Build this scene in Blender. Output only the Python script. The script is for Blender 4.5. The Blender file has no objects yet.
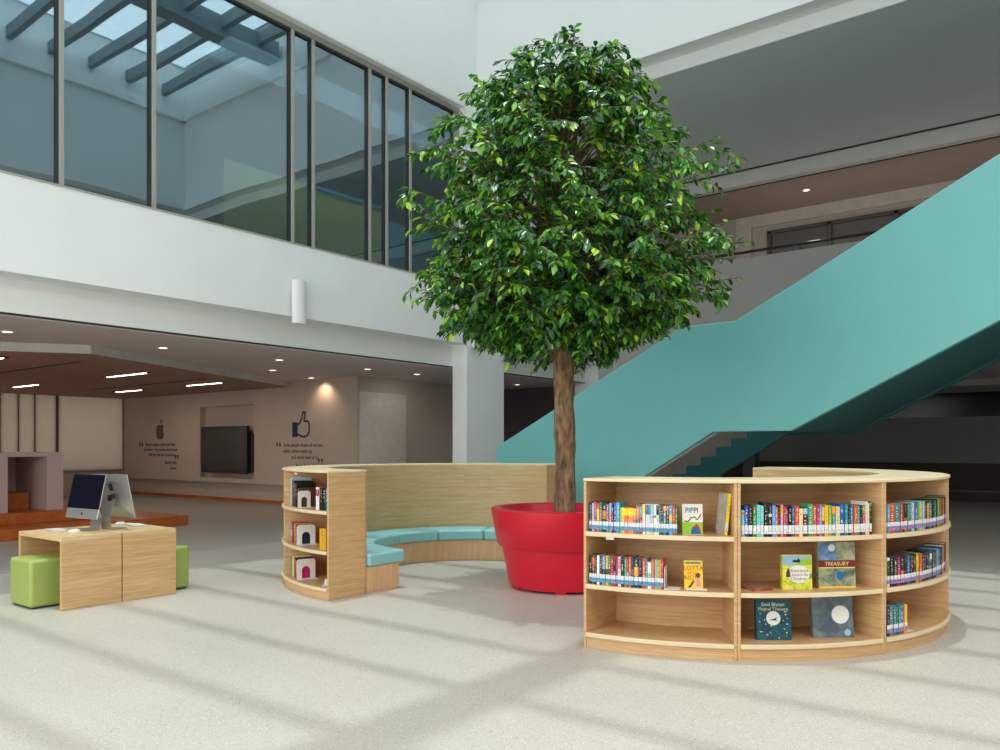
import bpy, bmesh, math, random
import numpy as np
from math import sin, cos, pi, radians, sqrt, atan2, atan
from mathutils import Vector, Matrix

random.seed(11)
rng = np.random.default_rng(5)
scene = bpy.context.scene
COL = scene.collection
PHI = atan(618 / 798)            # camera heading from the +X axis of the building grid

# ------------------------------------------------------------------ materials
MATS = {}
def srgb(r, g, b):
    f = lambda c: (c / 255 / 12.92) if c / 255 <= 0.04045 else ((c / 255 + 0.055) / 1.055) ** 2.4
    return (f(r), f(g), f(b))

def new_mat(name):
    m = bpy.data.materials.new(name); m.use_nodes = True
    nt = m.node_tree
    return m, nt, nt.nodes['Principled BSDF']

def N(nt, t, **kw):
    n = nt.nodes.new(t)
    for k, v in kw.items(): setattr(n, k, v)
    return n

def ramp(nt, fac, stops, interp='LINEAR'):
    r = N(nt, 'ShaderNodeValToRGB'); r.color_ramp.interpolation = interp
    el = r.color_ramp.elements
    while len(el) < len(stops): el.new(0.5)
    for e, (p, c) in zip(el, stops): e.position = p; e.color = (*c, 1)
    nt.links.new(fac, r.inputs[0]); return r.outputs[0]

def mix(nt, fac, a, b, mode='MIX'):
    m = N(nt, 'ShaderNodeMix', data_type='RGBA', blend_type=mode)
    for s, v in ((m.inputs[0], fac), (m.inputs[6], a), (m.inputs[7], b)):
        if hasattr(v, 'is_linked') or hasattr(v, 'links'): nt.links.new(v, s)
        elif isinstance(v, (int, float)): s.default_value = v
        else: s.default_value = (*v, 1)
    return m.outputs[2]

def plain(name, col, rough=0.5, var=0.06, scale=6.0, metal=0.0, spec=0.5, bump=0.0, coord='Object'):
    """a flat finish with a little procedural unevenness"""
    if name in MATS: return MATS[name]
    m, nt, b = new_mat(name)
    tc = N(nt, 'ShaderNodeTexCoord'); no = N(nt, 'ShaderNodeTexNoise')
    no.inputs['Scale'].default_value = scale; no.inputs['Detail'].default_value = 4
    nt.links.new(tc.outputs[coord], no.inputs['Vector'])
    lo = tuple(max(0, c * (1 - var)) for c in col); hi = tuple(min(1, c * (1 + var)) for c in col)
    nt.links.new(ramp(nt, no.outputs['Fac'], [(0.3, lo), (0.7, hi)]), b.inputs['Base Color'])
    b.inputs['Roughness'].default_value = rough; b.inputs['Metallic'].default_value = metal
    b.inputs['Specular IOR Level'].default_value = spec
    if bump:
        bp = N(nt, 'ShaderNodeBump'); bp.inputs['Strength'].default_value = bump
        n2 = N(nt, 'ShaderNodeTexNoise'); n2.inputs['Scale'].default_value = scale * 12
        nt.links.new(tc.outputs[coord], n2.inputs['Vector'])
        nt.links.new(n2.outputs['Fac'], bp.inputs['Height']); nt.links.new(bp.outputs[0], b.inputs['Normal'])
    MATS[name] = m; return m

def wood(name, c0, c1, scale=(1.6, 1.6, 46), rough=0.45):
    if name in MATS: return MATS[name]
    m, nt, b = new_mat(name)
    tc = N(nt, 'ShaderNodeTexCoord')
    geo = N(nt, 'ShaderNodeNewGeometry')
    mp = N(nt, 'ShaderNodeMapping'); mp.inputs['Scale'].default_value = scale
    nt.links.new(geo.outputs['Position'], mp.inputs['Vector'])
    no = N(nt, 'ShaderNodeTexNoise'); no.inputs['Scale'].default_value = 1.0; no.inputs['Detail'].default_value = 6
    no.inputs['Roughness'].default_value = 0.6
    nt.links.new(mp.outputs[0], no.inputs['Vector'])
    mp2 = N(nt, 'ShaderNodeMapping'); mp2.inputs['Scale'].default_value = tuple(s * 4 for s in scale)
    nt.links.new(geo.outputs['Position'], mp2.inputs['Vector'])
    n2 = N(nt, 'ShaderNodeTexNoise'); n2.inputs['Scale'].default_value = 1.0; n2.inputs['Detail'].default_value = 3
    nt.links.new(mp2.outputs[0], n2.inputs['Vector'])
    c = ramp(nt, no.outputs['Fac'], [(0.28, c0), (0.72, c1)])
    c2 = ramp(nt, n2.outputs['Fac'], [(0.3, (0.86, 0.84, 0.8)), (0.6, (1, 1, 1))])
    nt.links.new(mix(nt, 1.0, c, c2, 'MULTIPLY'), b.inputs['Base Color'])
    b.inputs['Roughness'].default_value = rough
    MATS[name] = m; return m

def emit(name, col, strength):
    if name in MATS: return MATS[name]
    m, nt, b = new_mat(name)
    b.inputs['Base Color'].default_value = (*col, 1)
    b.inputs['Emission Color'].default_value = (*col, 1); b.inputs['Emission Strength'].default_value = strength
    MATS[name] = m; return m

OAK = wood('light_oak', srgb(198, 156, 108), srgb(222, 184, 138))
OAK_EDGE = plain('pale_oak_edge', srgb(226, 206, 168), 0.4, 0.05, 9)
OAK_BACK = wood('bench_back_oak', srgb(198, 166, 118), srgb(220, 190, 142), (1.4, 1.4, 34))
OAK_VERT = wood('bench_base_oak', srgb(206, 166, 122), srgb(226, 188, 146), (34, 34, 1.2))
ORANGE_WOOD = wood('stained_platform_wood', srgb(172, 88, 34), srgb(206, 114, 52), (10, 1.2, 10), 0.35)
WHITE = plain('white_plaster', (0.80, 0.83, 0.82), 0.85, 0.02, 1.4, bump=0.02)
WHITE_BEAM = plain('white_beam_paint', (0.76, 0.79, 0.78), 0.8, 0.02, 1.5)
GREY_CEIL = plain('grey_ceiling_paint', (0.56, 0.63, 0.63), 0.8, 0.02, 1.0)
MAUVE_CEIL = plain('mauve_ceiling_paint', (0.66, 0.61, 0.60), 0.85, 0.04, 3, bump=0.03)
BROWN_CEIL = plain('brown_ceiling_board', (0.36, 0.24, 0.19), 0.8, 0.05, 2)  # brown includes the orange light bounced up from the stage
BAND_GREY = plain('ceiling_band_paint', (0.62, 0.62, 0.59), 0.8, 0.03, 2)
CREAM_WALL = plain('warm_wall_paint', (0.56, 0.47, 0.40), 0.8, 0.03, 1.2)
TAUPE_WALL = plain('taupe_wall_paint', (0.50, 0.45, 0.40), 0.8, 0.03, 1.2)
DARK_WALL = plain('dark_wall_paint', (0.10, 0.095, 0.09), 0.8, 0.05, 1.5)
DARK_PANEL = wood('dark_brown_panelling', srgb(44, 22, 15), srgb(64, 32, 22), (2, 2, 20), 0.5)
PARAPET = plain('grey_parapet_paint', (0.50, 0.48, 0.46), 0.8, 0.03, 1.5)
TEAL = plain('teal_stair_paint', srgb(112, 184, 184), 0.55, 0.025, 0.9)
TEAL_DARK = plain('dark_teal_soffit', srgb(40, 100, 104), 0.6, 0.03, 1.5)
CONCRETE = plain('grey_step_concrete', (0.52, 0.49, 0.47), 0.8, 0.06, 8)
RED = plain('red_planter_plastic', srgb(206, 16, 44), 0.36, 0.05, 2.0, bump=0.01)
CUSHION = plain('aqua_vinyl', srgb(138, 202, 208), 0.3, 0.03, 5)
LIME = plain('lime_vinyl', srgb(158, 178, 94), 0.42, 0.03, 5)
STEEL_FRAME = plain('warm_grey_aluminium', srgb(158, 157, 148), 0.5, 0.03, 5)
ALU = plain('brushed_aluminium', (0.54, 0.55, 0.55), 0.32, 0.03, 30, metal=0.75)
BLACK = plain('black_plastic', (0.012, 0.012, 0.014), 0.3, 0.1, 8)
SCREEN = plain('dark_glossy_screen', (0.006, 0.008, 0.018), 0.06, 0.1, 3)
TVGLASS = plain('tv_screen_glass', (0.035, 0.034, 0.032), 0.25, 0.1, 2)
WHITE_PLASTIC = plain('white_plastic', (0.82, 0.82, 0.81), 0.4, 0.02, 6)
PINK_BOOTH = plain('dusty_pink_laminate', (0.56, 0.42, 0.40), 0.6, 0.03, 2)
SOIL = plain('planter_soil', (0.03, 0.018, 0.012), 0.95, 0.4, 30, bump=0.5)
NAVY_INK = plain('navy_vinyl_lettering', (0.012, 0.015, 0.10), 0.6, 0.1, 8)
BROWN_INK = plain('brown_vinyl_lettering', (0.06, 0.045, 0.04), 0.6, 0.1, 8)
GREY_INK = plain('grey_vinyl_lettering', (0.115, 0.095, 0.085), 0.6, 0.1, 8)
PAPER = plain('book_paper', srgb(205, 190, 160), 0.8, 0.1, 60)
YELLOW_GREEN = plain('yellow_green_paint', (0.50, 0.50, 0.16), 0.7, 0.03, 1.2)
TEAL_PART = plain('bright_teal_paint', (0.02, 0.38, 0.46), 0.7, 0.03, 1.2)
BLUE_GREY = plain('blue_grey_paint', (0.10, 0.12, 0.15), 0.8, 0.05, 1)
SKY_METAL = plain('skylight_beam_paint', (0.20, 0.25, 0.27), 0.6, 0.04, 2)
ACRYLIC = plain('frosted_acrylic', (0.70, 0.68, 0.62), 0.2, 0.03, 6)

def floor_mat():
    m, nt, b = new_mat('speckled_grey_terrazzo')
    tc = N(nt, 'ShaderNodeTexCoord')
    big = N(nt, 'ShaderNodeTexNoise'); big.inputs['Scale'].default_value = 0.7; big.inputs['Detail'].default_value = 3
    nt.links.new(tc.outputs['Object'], big.inputs['Vector'])
    base = ramp(nt, big.outputs['Fac'], [(0.3, (0.465, 0.435, 0.385)), (0.7, (0.505, 0.475, 0.42))])
    out = base
    for sc, th, c in ((38, 0.13, (0.74, 0.71, 0.65)), (34, 0.12, (0.26, 0.24, 0.22)), (52, 0.15, (0.22, 0.20, 0.19)), (70, 0.15, (0.78, 0.75, 0.69))):
        v = N(nt, 'ShaderNodeTexVoronoi'); v.inputs['Scale'].default_value = sc
        mp = N(nt, 'ShaderNodeMapping'); mp.inputs['Location'].default_value = (sc * .37, sc * .71, 0)
        nt.links.new(tc.outputs['Object'], mp.inputs['Vector']); nt.links.new(mp.outputs[0], v.inputs['Vector'])
        f = ramp(nt, v.outputs['Distance'], [(th, (0.85, 0.85, 0.85)), (th + 0.05, (0, 0, 0))])
        out = mix(nt, f, out, c)
    nt.links.new(out, b.inputs['Base Color'])
    b.inputs['Roughness'].default_value = 0.42; b.inputs['Specular IOR Level'].default_value = 0.35
    return m
FLOOR = floor_mat()

def glass_mat():
    m, nt, b = new_mat('tinted_coated_glass')
    nt.nodes.remove(b)
    out = nt.nodes['Material Output']
    g = N(nt, 'ShaderNodeBsdfGlossy'); g.inputs['Color'].default_value = (0.70, 0.84, 0.92, 1); g.inputs['Roughness'].default_value = 0.015
    t = N(nt, 'ShaderNodeBsdfTransparent'); t.inputs['Color'].default_value = (0.55, 0.66, 0.70, 1)
    mx = N(nt, 'ShaderNodeMixShader')
    tc = N(nt, 'ShaderNodeTexCoord'); no = N(nt, 'ShaderNodeTexNoise'); no.inputs['Scale'].default_value = 0.55; no.inputs['Detail'].default_value = 1
    bp = N(nt, 'ShaderNodeBump'); bp.inputs['Strength'].default_value = 0.05; bp.inputs['Distance'].default_value = 0.12
    nt.links.new(tc.outputs['Object'], no.inputs['Vector']); nt.links.new(no.outputs['Fac'], bp.inputs['Height'])
    nt.links.new(bp.outputs[0], g.inputs['Normal'])
    mx.inputs[0].default_value = 0.30
    nt.links.new(t.outputs[0], mx.inputs[1]); nt.links.new(g.outputs[0], mx.inputs[2]); nt.links.new(mx.outputs[0], out.inputs['Surface'])
    return m
GLASS = glass_mat()

def clear_glass_mat():
    m, nt, b = new_mat('skylight_glass'); nt.nodes.remove(b)
    out = nt.nodes['Material Output']
    g = N(nt, 'ShaderNodeBsdfGlossy'); g.inputs['Roughness'].default_value = 0.02
    t = N(nt, 'ShaderNodeBsdfTransparent'); t.inputs['Color'].default_value = (0.9, 0.96, 0.97, 1)
    mx = N(nt, 'ShaderNodeMixShader'); mx.inputs[0].default_value = 0.06
    nt.links.new(t.outputs[0], mx.inputs[1]); nt.links.new(g.outputs[0], mx.inputs[2]); nt.links.new(mx.outputs[0], out.inputs['Surface'])
    return m
CLEAR = clear_glass_mat()

def blind_mat():
    m, nt, b = new_mat('cream_blind_fabric')
    b.inputs['Base Color'].default_value = (0.74, 0.70, 0.64, 1); b.inputs['Roughness'].default_value = 0.9
    out = nt.nodes['Material Output']
    tr = N(nt, 'ShaderNodeBsdfTranslucent'); tr.inputs['Color'].default_value = (0.64, 0.59, 0.52, 1)
    mx = N(nt, 'ShaderNodeMixShader'); mx.inputs[0].default_value = 0.45
    tc = N(nt, 'ShaderNodeTexCoord'); w = N(nt, 'ShaderNodeTexNoise'); w.inputs['Scale'].default_value = 2
    nt.links.new(tc.outputs['Object'], w.inputs['Vector'])
    nt.links.new(ramp(nt, w.outputs['Fac'], [(0.3, (0.70, 0.66, 0.60)), (0.7, (0.76, 0.72, 0.66))]), b.inputs['Base Color'])
    nt.links.new(b.outputs[0], mx.inputs[1]); nt.links.new(tr.outputs[0], mx.inputs[2]); nt.links.new(mx.outputs[0], out.inputs['Surface'])
    return m
BLIND = blind_mat()

def leaf_mat():
    m, nt, b = new_mat('glossy_fig_leaf')
    at = N(nt, 'ShaderNodeAttribute', attribute_name='tint')
    nt.links.new(at.outputs['Color'], b.inputs['Base Color'])
    b.inputs['Roughness'].default_value = 0.27; b.inputs['Specular IOR Level'].default_value = 1.0
    out = nt.nodes['Material Output']
    tr = N(nt, 'ShaderNodeBsdfTranslucent'); nt.links.new(mix(nt, 1.0, at.outputs['Color'], (1.6, 1.5, 0.6), 'MULTIPLY'), tr.inputs['Color'])
    mx = N(nt, 'ShaderNodeMixShader'); mx.inputs[0].default_value = 0.22
    nt.links.new(b.outputs[0], mx.inputs[1]); nt.links.new(tr.outputs[0], mx.inputs[2]); nt.links.new(mx.outputs[0], out.inputs['Surface'])
    return m
LEAF = leaf_mat()

def bark_mat():
    m, nt, b = new_mat('rough_brown_bark')
    tc = N(nt, 'ShaderNodeTexCoord'); mp = N(nt, 'ShaderNodeMapping'); mp.inputs['Scale'].default_value = (26, 26, 7)
    no = N(nt, 'ShaderNodeTexNoise'); no.inputs['Scale'].default_value = 1.0; no.inputs['Detail'].default_value = 8
    nt.links.new(tc.outputs['Object'], mp.inputs['Vector']); nt.links.new(mp.outputs[0], no.inputs['Vector'])
    nt.links.new(ramp(nt, no.outputs['Fac'], [(0.3, srgb(74, 54, 38)), (0.55, srgb(134, 106, 80)), (0.75, srgb(166, 138, 108))]), b.inputs['Base Color'])
    bp = N(nt, 'ShaderNodeBump'); bp.inputs['Strength'].default_value = 0.8; bp.inputs['Distance'].default_value = 0.02
    nt.links.new(no.outputs['Fac'], bp.inputs['Height']); nt.links.new(bp.outputs[0], b.inputs['Normal'])
    b.inputs['Roughness'].default_value = 0.9
    return m
BARK = bark_mat()

# ------------------------------------------------------------------ mesh helpers
class MB:
    """collects shapes in world coordinates, then links them as ONE mesh object"""
    def __init__(s): s.v = []; s.f = []
    def add(s, vs, fs):
        n = len(s.v); s.v += [tuple(p) for p in vs]; s.f += [tuple(i + n for i in q) for q in fs]; return s
    def box(s, x0, x1, y0, y1, z0, z1):
        vs = [(x, y, z) for z in (z0, z1) for y in (y0, y1) for x in (x0, x1)]
        return s.add(vs, [(0, 2, 3, 1), (4, 5, 7, 6), (0, 1, 5, 4), (2, 6, 7, 3), (0, 4, 6, 2), (1, 3, 7, 5)])
    def obox(s, M, hx, hy, hz):
        vs = [M @ Vector((x, y, z)) for z in (-hz, hz) for y in (-hy, hy) for x in (-hx, hx)]
        return s.add(vs, [(0, 2, 3, 1), (4, 5, 7, 6), (0, 1, 5, 4), (2, 6, 7, 3), (0, 4, 6, 2), (1, 3, 7, 5)])
    def prism(s, poly, d0, d1, fn):
        """poly of 2-D points swept from d0 to d1; fn(a, b, d) -> point"""
        n = len(poly); vs = [fn(a, b, d0) for a, b in poly] + [fn(a, b, d1) for a, b in poly]
        return s.add(vs, [tuple(range(n)), tuple(range(2 * n - 1, n - 1, -1))] + [(i, (i + 1) % n, n + (i + 1) % n, n + i) for i in range(n)])
    def sector(s, P, r0, r1, a0, a1, z0, z1, n=None):
        """block of a ring; P(r, a_deg) -> (x, y)"""
        n = n or max(2, int(abs(a1 - a0) / 2.5)); vs = []; fs = []
        for i in range(n + 1):
            a = a0 + (a1 - a0) * i / n
            for r, z in ((r0, z0), (r1, z0), (r1, z1), (r0, z1)): vs.append((*P(r, a), z))
        for i in range(n):
            for k in range(4): fs.append((4 * i + k, 4 * i + (k + 1) % 4, 4 * i + 4 + (k + 1) % 4, 4 * i + 4 + k))
        fs += [(0, 1, 2, 3), (4 * n + 3, 4 * n + 2, 4 * n + 1, 4 * n)]
        return s.add(vs, fs)
    def lathe(s, prof, c=(0, 0, 0), n=48, M=None, closed=False):
        vs = []; fs = []
        for r, z in prof:
            for i in range(n):
                t = 2 * pi * i / n; p = Vector((r * cos(t), r * sin(t), z))
                vs.append((M @ p) if M else p + Vector(c))
        m = len(prof)
        for k in range(m - 1 if not closed else m):
            for i in range(n):
                j = (i + 1) % n; k2 = (k + 1) % m
                fs.append((k * n + i, k * n + j, k2 * n + j, k2 * n + i))
        if not closed: fs += [tuple(range(n)), tuple((m - 1) * n + i for i in range(n))]
        return s.add(vs, fs)
    def tube(s, pts, rad, n=6):
        pts = [Vector(p) for p in pts]; vs = []; fs = []
        for i, p in enumerate(pts):
            d = (pts[min(i + 1, len(pts) - 1)] - pts[max(i - 1, 0)]).normalized()
            a = d.orthogonal().normalized() if i == 0 else (a - d * a.dot(d)).normalized()
            b = d.cross(a); r = rad[i] if hasattr(rad, '__len__') else rad
            for k in range(n): t = 2 * pi * k / n; vs.append(p + (a * cos(t) + b * sin(t)) * r)
        for i in range(len(pts) - 1):
            for k in range(n): fs.append((i * n + k, i * n + (k + 1) % n, i * n + n + (k + 1) % n, i * n + n + k))
        fs += [tuple(range(n - 1, -1, -1)), tuple(range((len(pts) - 1) * n, len(pts) * n))]
        return s.add(vs, fs)
    def build(s, name, mat, parent=None, bevel=0, smooth=False, segs=2, origin=None):
        M = parent_world(parent) if parent else (Matrix.Translation(origin) if origin else Matrix.Identity(4))
        Mi = M.inverted()
        me = bpy.data.meshes.new(name)
        me.from_pydata([Mi @ Vector(p) for p in s.v], [], s.f); me.update()
        bm = bmesh.new(); bm.from_mesh(me); bmesh.ops.recalc_face_normals(bm, faces=bm.faces[:]); bm.to_mesh(me); bm.free()
        o = bpy.data.objects.new(name, me); COL.objects.link(o)
        if parent: o.parent = parent
        elif origin: o.location = origin
        me.materials.append(mat)
        if smooth:
            for p in me.polygons: p.use_smooth = True
        if bevel:
            b = o.modifiers.new('bevel', 'BEVEL'); b.width = bevel; b.segments = segs; b.limit_method = 'ANGLE'; b.angle_limit = radians(40)
        if smooth and hasattr(me, 'set_sharp_from_angle'): me.set_sharp_from_angle(angle=radians(38))
        return o

def parent_world(o):
    M = Matrix.Identity(4)
    while o is not None:
        M = o.matrix_basis @ M; o = o.parent
    return M

def tag(o, label=None, cat=None, group=None, kind=None):
    if label: o['label'] = label
    if cat: o['category'] = cat
    if group: o['group'] = group
    if kind: o['kind'] = kind
    return o
def thing(name, label, cat, loc=(0, 0, 0), group=None, rot=None):
    o = bpy.data.objects.new(name, None); COL.objects.link(o); o.location = loc; o.empty_display_size = 0.1
    if rot is not None: o.rotation_euler = rot
    return tag(o, label, cat, group)
def struct(name, mb, mat, parent=None, **k):
    o = mb.build(name, mat, parent, **k)
    if parent is None: o['kind'] = 'structure'
    return o
def text(name, body, size, M, mat, parent, align='LEFT', extrude=0.001, squeeze=1.0):
    c = bpy.data.curves.new(name, 'FONT'); c.body = body; c.size = size; c.extrude = extrude; c.align_x = align; c.resolution_u = 3
    o = bpy.data.objects.new(name, c); COL.objects.link(o); c.materials.append(mat)
    me = bpy.data.meshes.new_from_object(o); bpy.data.objects.remove(o); bpy.data.curves.remove(c)
    me.name = name; me.transform(Matrix.Diagonal((squeeze, 1, 1, 1))); me.materials.clear(); me.materials.append(mat)
    o = bpy.data.objects.new(name, me); COL.objects.link(o)
    if parent: o.parent = parent; M = parent_world(parent).inverted() @ M
    o.matrix_basis = M; return o

# ------------------------------------------------------------------ building shell
UL, UR = -5.0, 11.78                 # extents of the atrium along X
VW = 9.70                            # plane of the window wall
struct('floor_room', MB().box(-5, 17.0, 9.9, 24.0, 0, 0.004), plain('shade_toned_floor', (0.40, 0.375, 0.35), 0.5, 0.05, 20))  # added slab, toned darker to imitate daylight falling off into the room
struct('floor', MB().box(-5, 26, -9, 24.5, -0.1, 0), FLOOR)

wl = MB()
wl.box(UL, 17.1, VW, 10.05, 3.36, 4.45)            # spandrel under the windows
wl.box(UL, 17.1, 10.05, 10.35, 2.96, 4.45)         # recessed beam
wl.box(UL, 11.9, VW, 10.05, 7.82, 12.0)            # wall above the windows
wl.box(11.45, 17.1, VW, 10.05, 4.45, 7.82)
wl.box(16.3, 17.1, VW, 10.35, 0, 3.36)             # far pier
struct('wall_left', wl, WHITE)
struct('trim_1', MB().box(UL, 11.5, 10.045, 10.16, 2.95, 2.96).box(12.65, 16.3, 10.045, 10.16, 2.95, 2.96), plain('dark_shadow_gap', (0.05, 0.05, 0.05), 0.8))
struct('column', MB().box(11.5, 12.65, VW, 10.05, 0, 3.36), WHITE)

# facing wall over the gallery, its recessed beam and ceilings
struct('wall_far', MB().box(UR, 12.13, -9, VW, 7.81, 12.0), WHITE)
struct('trim_2', MB().box(12.13, 12.45, -9, VW, 7.59, 8.2), WHITE_BEAM)
struct('ceiling', MB().box(12.131, 17.4, -9, VW, 7.575, 7.75), GREY_CEIL)
struct('trim_3', MB().box(17.38, 17.6, -9, VW, 7.26, 7.62), BAND_GREY)
struct('trim_4', MB().box(17.30, 17.36, -9, VW, 7.56, 7.60), plain('dark_shadow_gap', (0.05, 0.05, 0.05), 0.8))
struct('ceiling_gallery', MB().box(17.6, 20.1, -9, VW, 7.262, 7.4), plain('gallery_ceiling_board', (0.42, 0.33, 0.29), 0.8, 0.04, 2))
struct('trim_5', MB().box(17.58, 17.62, -9, VW, 7.245, 7.265), plain('dark_shadow_gap', (0.05, 0.05, 0.05), 0.8))
GALW = plain('gallery_wall_paint', (0.50, 0.44, 0.40), 0.8, 0.03, 1.5)
gw = MB(); gw.box(20.0, 20.2, -9, VW, 4.3, 6.1); gw.box(20.0, 20.2, -9, VW, 6.82, 7.4); gw.box(20.0, 20.2, 6.95, VW, 6.1, 6.82)
gw.box(17.1, 20.2, VW, 9.9, 4.3, 7.6); gw.box(20.0, 25.0, VW, 9.9, 3.0, 7.6)
struct('wall_gallery', gw, GALW)
struct('trim_6', MB().box(19.88, 20.0, 7.35, 7.75, 4.45, 7.26).box(19.9, 20.0, -9, 7.35, 6.98, 7.262), plain('gallery_pale_pier', (0.60, 0.55, 0.50), 0.8))
win2 = MB()
for y in (6.92, 5.47, 4.0, 2.5, 1.0, -0.5, -2, -3.5): win2.box(19.94, 20.02, y - .05, y + .05, 6.1, 6.82)
win2.box(19.94, 20.02, -9, 6.97, 6.76, 6.84)
w2 = struct('window_2', win2, plain('brown_window_frame', (0.12, 0.085, 0.07), 0.6))
MB().box(20.04, 20.06, -9, 6.92, 6.1, 6.8).build('pane', plain('dim_window_glass', (0.16, 0.155, 0.15), 0.2), w2)

# balcony slab, parapet and rail
struct('slab', MB().box(17.25, 25, -9, VW, 3.0, 4.45), PARAPET)
struct('wall_balcony', MB().box(17.1, 17.25, -9, VW, 3.0, 5.56), PARAPET)
rail = thing('balcony_rail', 'dark metal handrail along the top of the grey gallery parapet', 'handrail', (17.17, 3, 5.56))
MB().tube([(17.17, -8.9, 5.70), (17.17, 9.6, 5.70)], 0.032, 10).build('top_rail', BLACK, rail, smooth=True)
for y in np.arange(-8, 9.5, 1.9): MB().tube([(17.17, y, 5.56), (17.17, y, 5.70)], 0.014, 8).build('post', BLACK, rail, smooth=True)

# opposite wall, gallery behind the camera, skylight
struct('wall_right', MB().box(UL, 12.13, -0.45, -0.1, 7.82, 12.0), WHITE)
struct('ceiling_behind', MB().box(UL, 12.13, -9, -0.4, 7.83, 8.0), GREY_CEIL)
struct('wall_back', MB().box(-5.2, -5, -9, 24.5, 0, 12.0), WHITE)
struct('wall_side', MB().box(-5, 26, -9.2, -9, 0, 8.0), plain('side_wall_paint', (0.55, 0.54, 0.52), 0.85, 0.02))
struct('trim_7', MB().box(UL, UR, -0.12, 0.0, 10.15, 10.3).box(UR - .1, UR, -0.1, VW, 10.15, 10.3), WHITE)
roof = thing('skylight', 'glazed roof skylight with grey beams over the atrium, mirrored in the upper window', 'skylight', (4, 4.8, 10.6))
MB().box(UL + .01, UR - .11, 3.75, 4.15, 10.5, 10.95).build('girder', SKY_METAL, roof)
u = 11.15
while u > -4.8:
    MB().box(u - .07, u + .07, -0.09, VW - .01, 10.68, 10.95).build('beam', SKY_METAL, roof); u -= 0.92
MB().box(UL + .01, UR - .01, -0.09, VW - .01, 10.97, 10.99).build('glazing', CLEAR, roof)

# room behind the upper windows
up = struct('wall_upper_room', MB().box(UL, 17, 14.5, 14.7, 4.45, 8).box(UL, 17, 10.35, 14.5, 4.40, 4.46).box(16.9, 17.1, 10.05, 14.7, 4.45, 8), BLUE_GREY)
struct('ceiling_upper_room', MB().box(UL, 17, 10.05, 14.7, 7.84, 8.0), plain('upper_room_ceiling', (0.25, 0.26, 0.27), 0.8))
struct('partition_yellow', MB().box(7.52, 11.05, 11.5, 11.6, 4.46, 6.12), YELLOW_GREEN)
struct('partition_teal', MB().box(11.2, 16.5, 11.5, 11.6, 4.46, 5.92).box(9.1, 11.05, 11.47, 11.5, 6.1, 6.16), TEAL_PART)

# upper window wall
w1 = MB()
MULL = [4.27, 5.41, 7.6, 7.99, 9.17, 9.56, 10.13, 11.32]
for x in [-3.2, -1.2, 0.9, 2.3] + MULL: w1.box(x - .03, x + .03, 9.83, 9.95, 4.45, 7.82)
w1.box(UL, 11.45, 9.82, 9.96, 7.72, 7.82).box(UL, 11.45, 9.82, 9.96, 4.45, 4.50).box(11.32, 11.45, 9.83, 9.95, 4.45, 7.82)
win = struct('window_1', w1, STEEL_FRAME, bevel=0.008)
gk = MB()  # dark strips on one side of each mullion and below the top frame
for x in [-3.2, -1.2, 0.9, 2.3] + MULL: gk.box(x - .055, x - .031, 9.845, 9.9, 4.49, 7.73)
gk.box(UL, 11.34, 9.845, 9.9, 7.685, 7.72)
gk.build('dark_strip', plain('black_window_strip', (0.02, 0.025, 0.03), 0.5), win)
xs = [UL, -3.2, -1.2, 0.9, 2.3] + MULL
for a, b in zip(xs[:-1], xs[1:]): MB().box(a + .025, b - .025, 9.88, 9.895, 4.49, 7.73).build('pane', GLASS, win)
struct('trim_8', MB().box(UL, 11.45, 9.70, 9.82, 7.80, 7.825).box(11.43, 11.46, 9.70, 9.82, 4.45, 7.82), WHITE_BEAM)
struct('windowsill', MB().box(UL, 11.46, 9.69, 9.84, 4.44, 4.462), STEEL_FRAME)

# ground-floor room under the windows
struct('ceiling_room', MB().box(UL, 25, 10.2, 24.5, 3.0, 3.1), MAUVE_CEIL)
low = [(-5, 13.0), (4.9, 13.3), (5.9, 12.6), (12.1, 15.75), (12.1, 23.7), (-5, 23.7)]
struct('ceiling_lowered', MB().prism(low, 2.87, 3.0, lambda a, b, d: (a, b, d)), BROWN_CEIL)
fa = MB()
for (p, q) in zip(low[:3], low[1:4]):
    d = Vector((q[0] - p[0], q[1] - p[1], 0)).normalized(); nrm = Vector((d.y, -d.x, 0)) * .02
    fa.add([(p[0], p[1], 2.865), (q[0], q[1], 2.865), (q[0], q[1], 3.0), (p[0], p[1], 3.0),
            (p[0] + nrm.x, p[1] + nrm.y, 2.865), (q[0] + nrm.x, q[1] + nrm.y, 2.865), (q[0] + nrm.x, q[1] + nrm.y, 3.0), (p[0] + nrm.x, p[1] + nrm.y, 3.0)],
           [(0, 1, 2, 3), (4, 5, 6, 7), (0, 1, 5, 4), (2, 3, 7, 6), (0, 3, 7, 4), (1, 2, 6, 5)])
struct('trim_9', fa, plain('fascia_paint', (0.62, 0.63, 0.60), 0.7))
slots = MB()
for x, y0, y1 in ((6.33, 13.9, 18.5), (9.6, 15.3, 20.4)): slots.box(x - .03, x + .03, y0, y1, 2.862, 2.868)
struct('trim_10', slots, plain('dark_shadow_gap', (0.05, 0.05, 0.05), 0.8))
tvw = MB()
tvw.box(12.1, 12.25, 13.4, 17.21, .49, 3.0).box(12.1, 12.25, 19.64, 23.75, .49, 3.0)
tvw.box(12.1, 12.25, 17.21, 19.64, .49, .61).box(12.1, 12.25, 17.21, 19.64, 2.5, 3.0)
tvw.box(12.25, 12.6, 13.4, 23.75, 0, 3.0)
struct('wall_screen', tvw, CREAM_WALL)
struct('baseboard_screen', MB().box(12.235, 12.25, 13.4, 23.7, 0, .09), ORANGE_WOOD)
struct('wall_passage', MB().box(12.102, 16.5, 13.385, 13.4, 0, 3.0).box(12.6, 16.5, 13.4, 13.6, 0, 3.0), TAUPE_WALL)
struct('wall_passage_dark', MB().box(16.5, 25, 13.4, 13.6, 0, 3.0), DARK_WALL)
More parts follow.
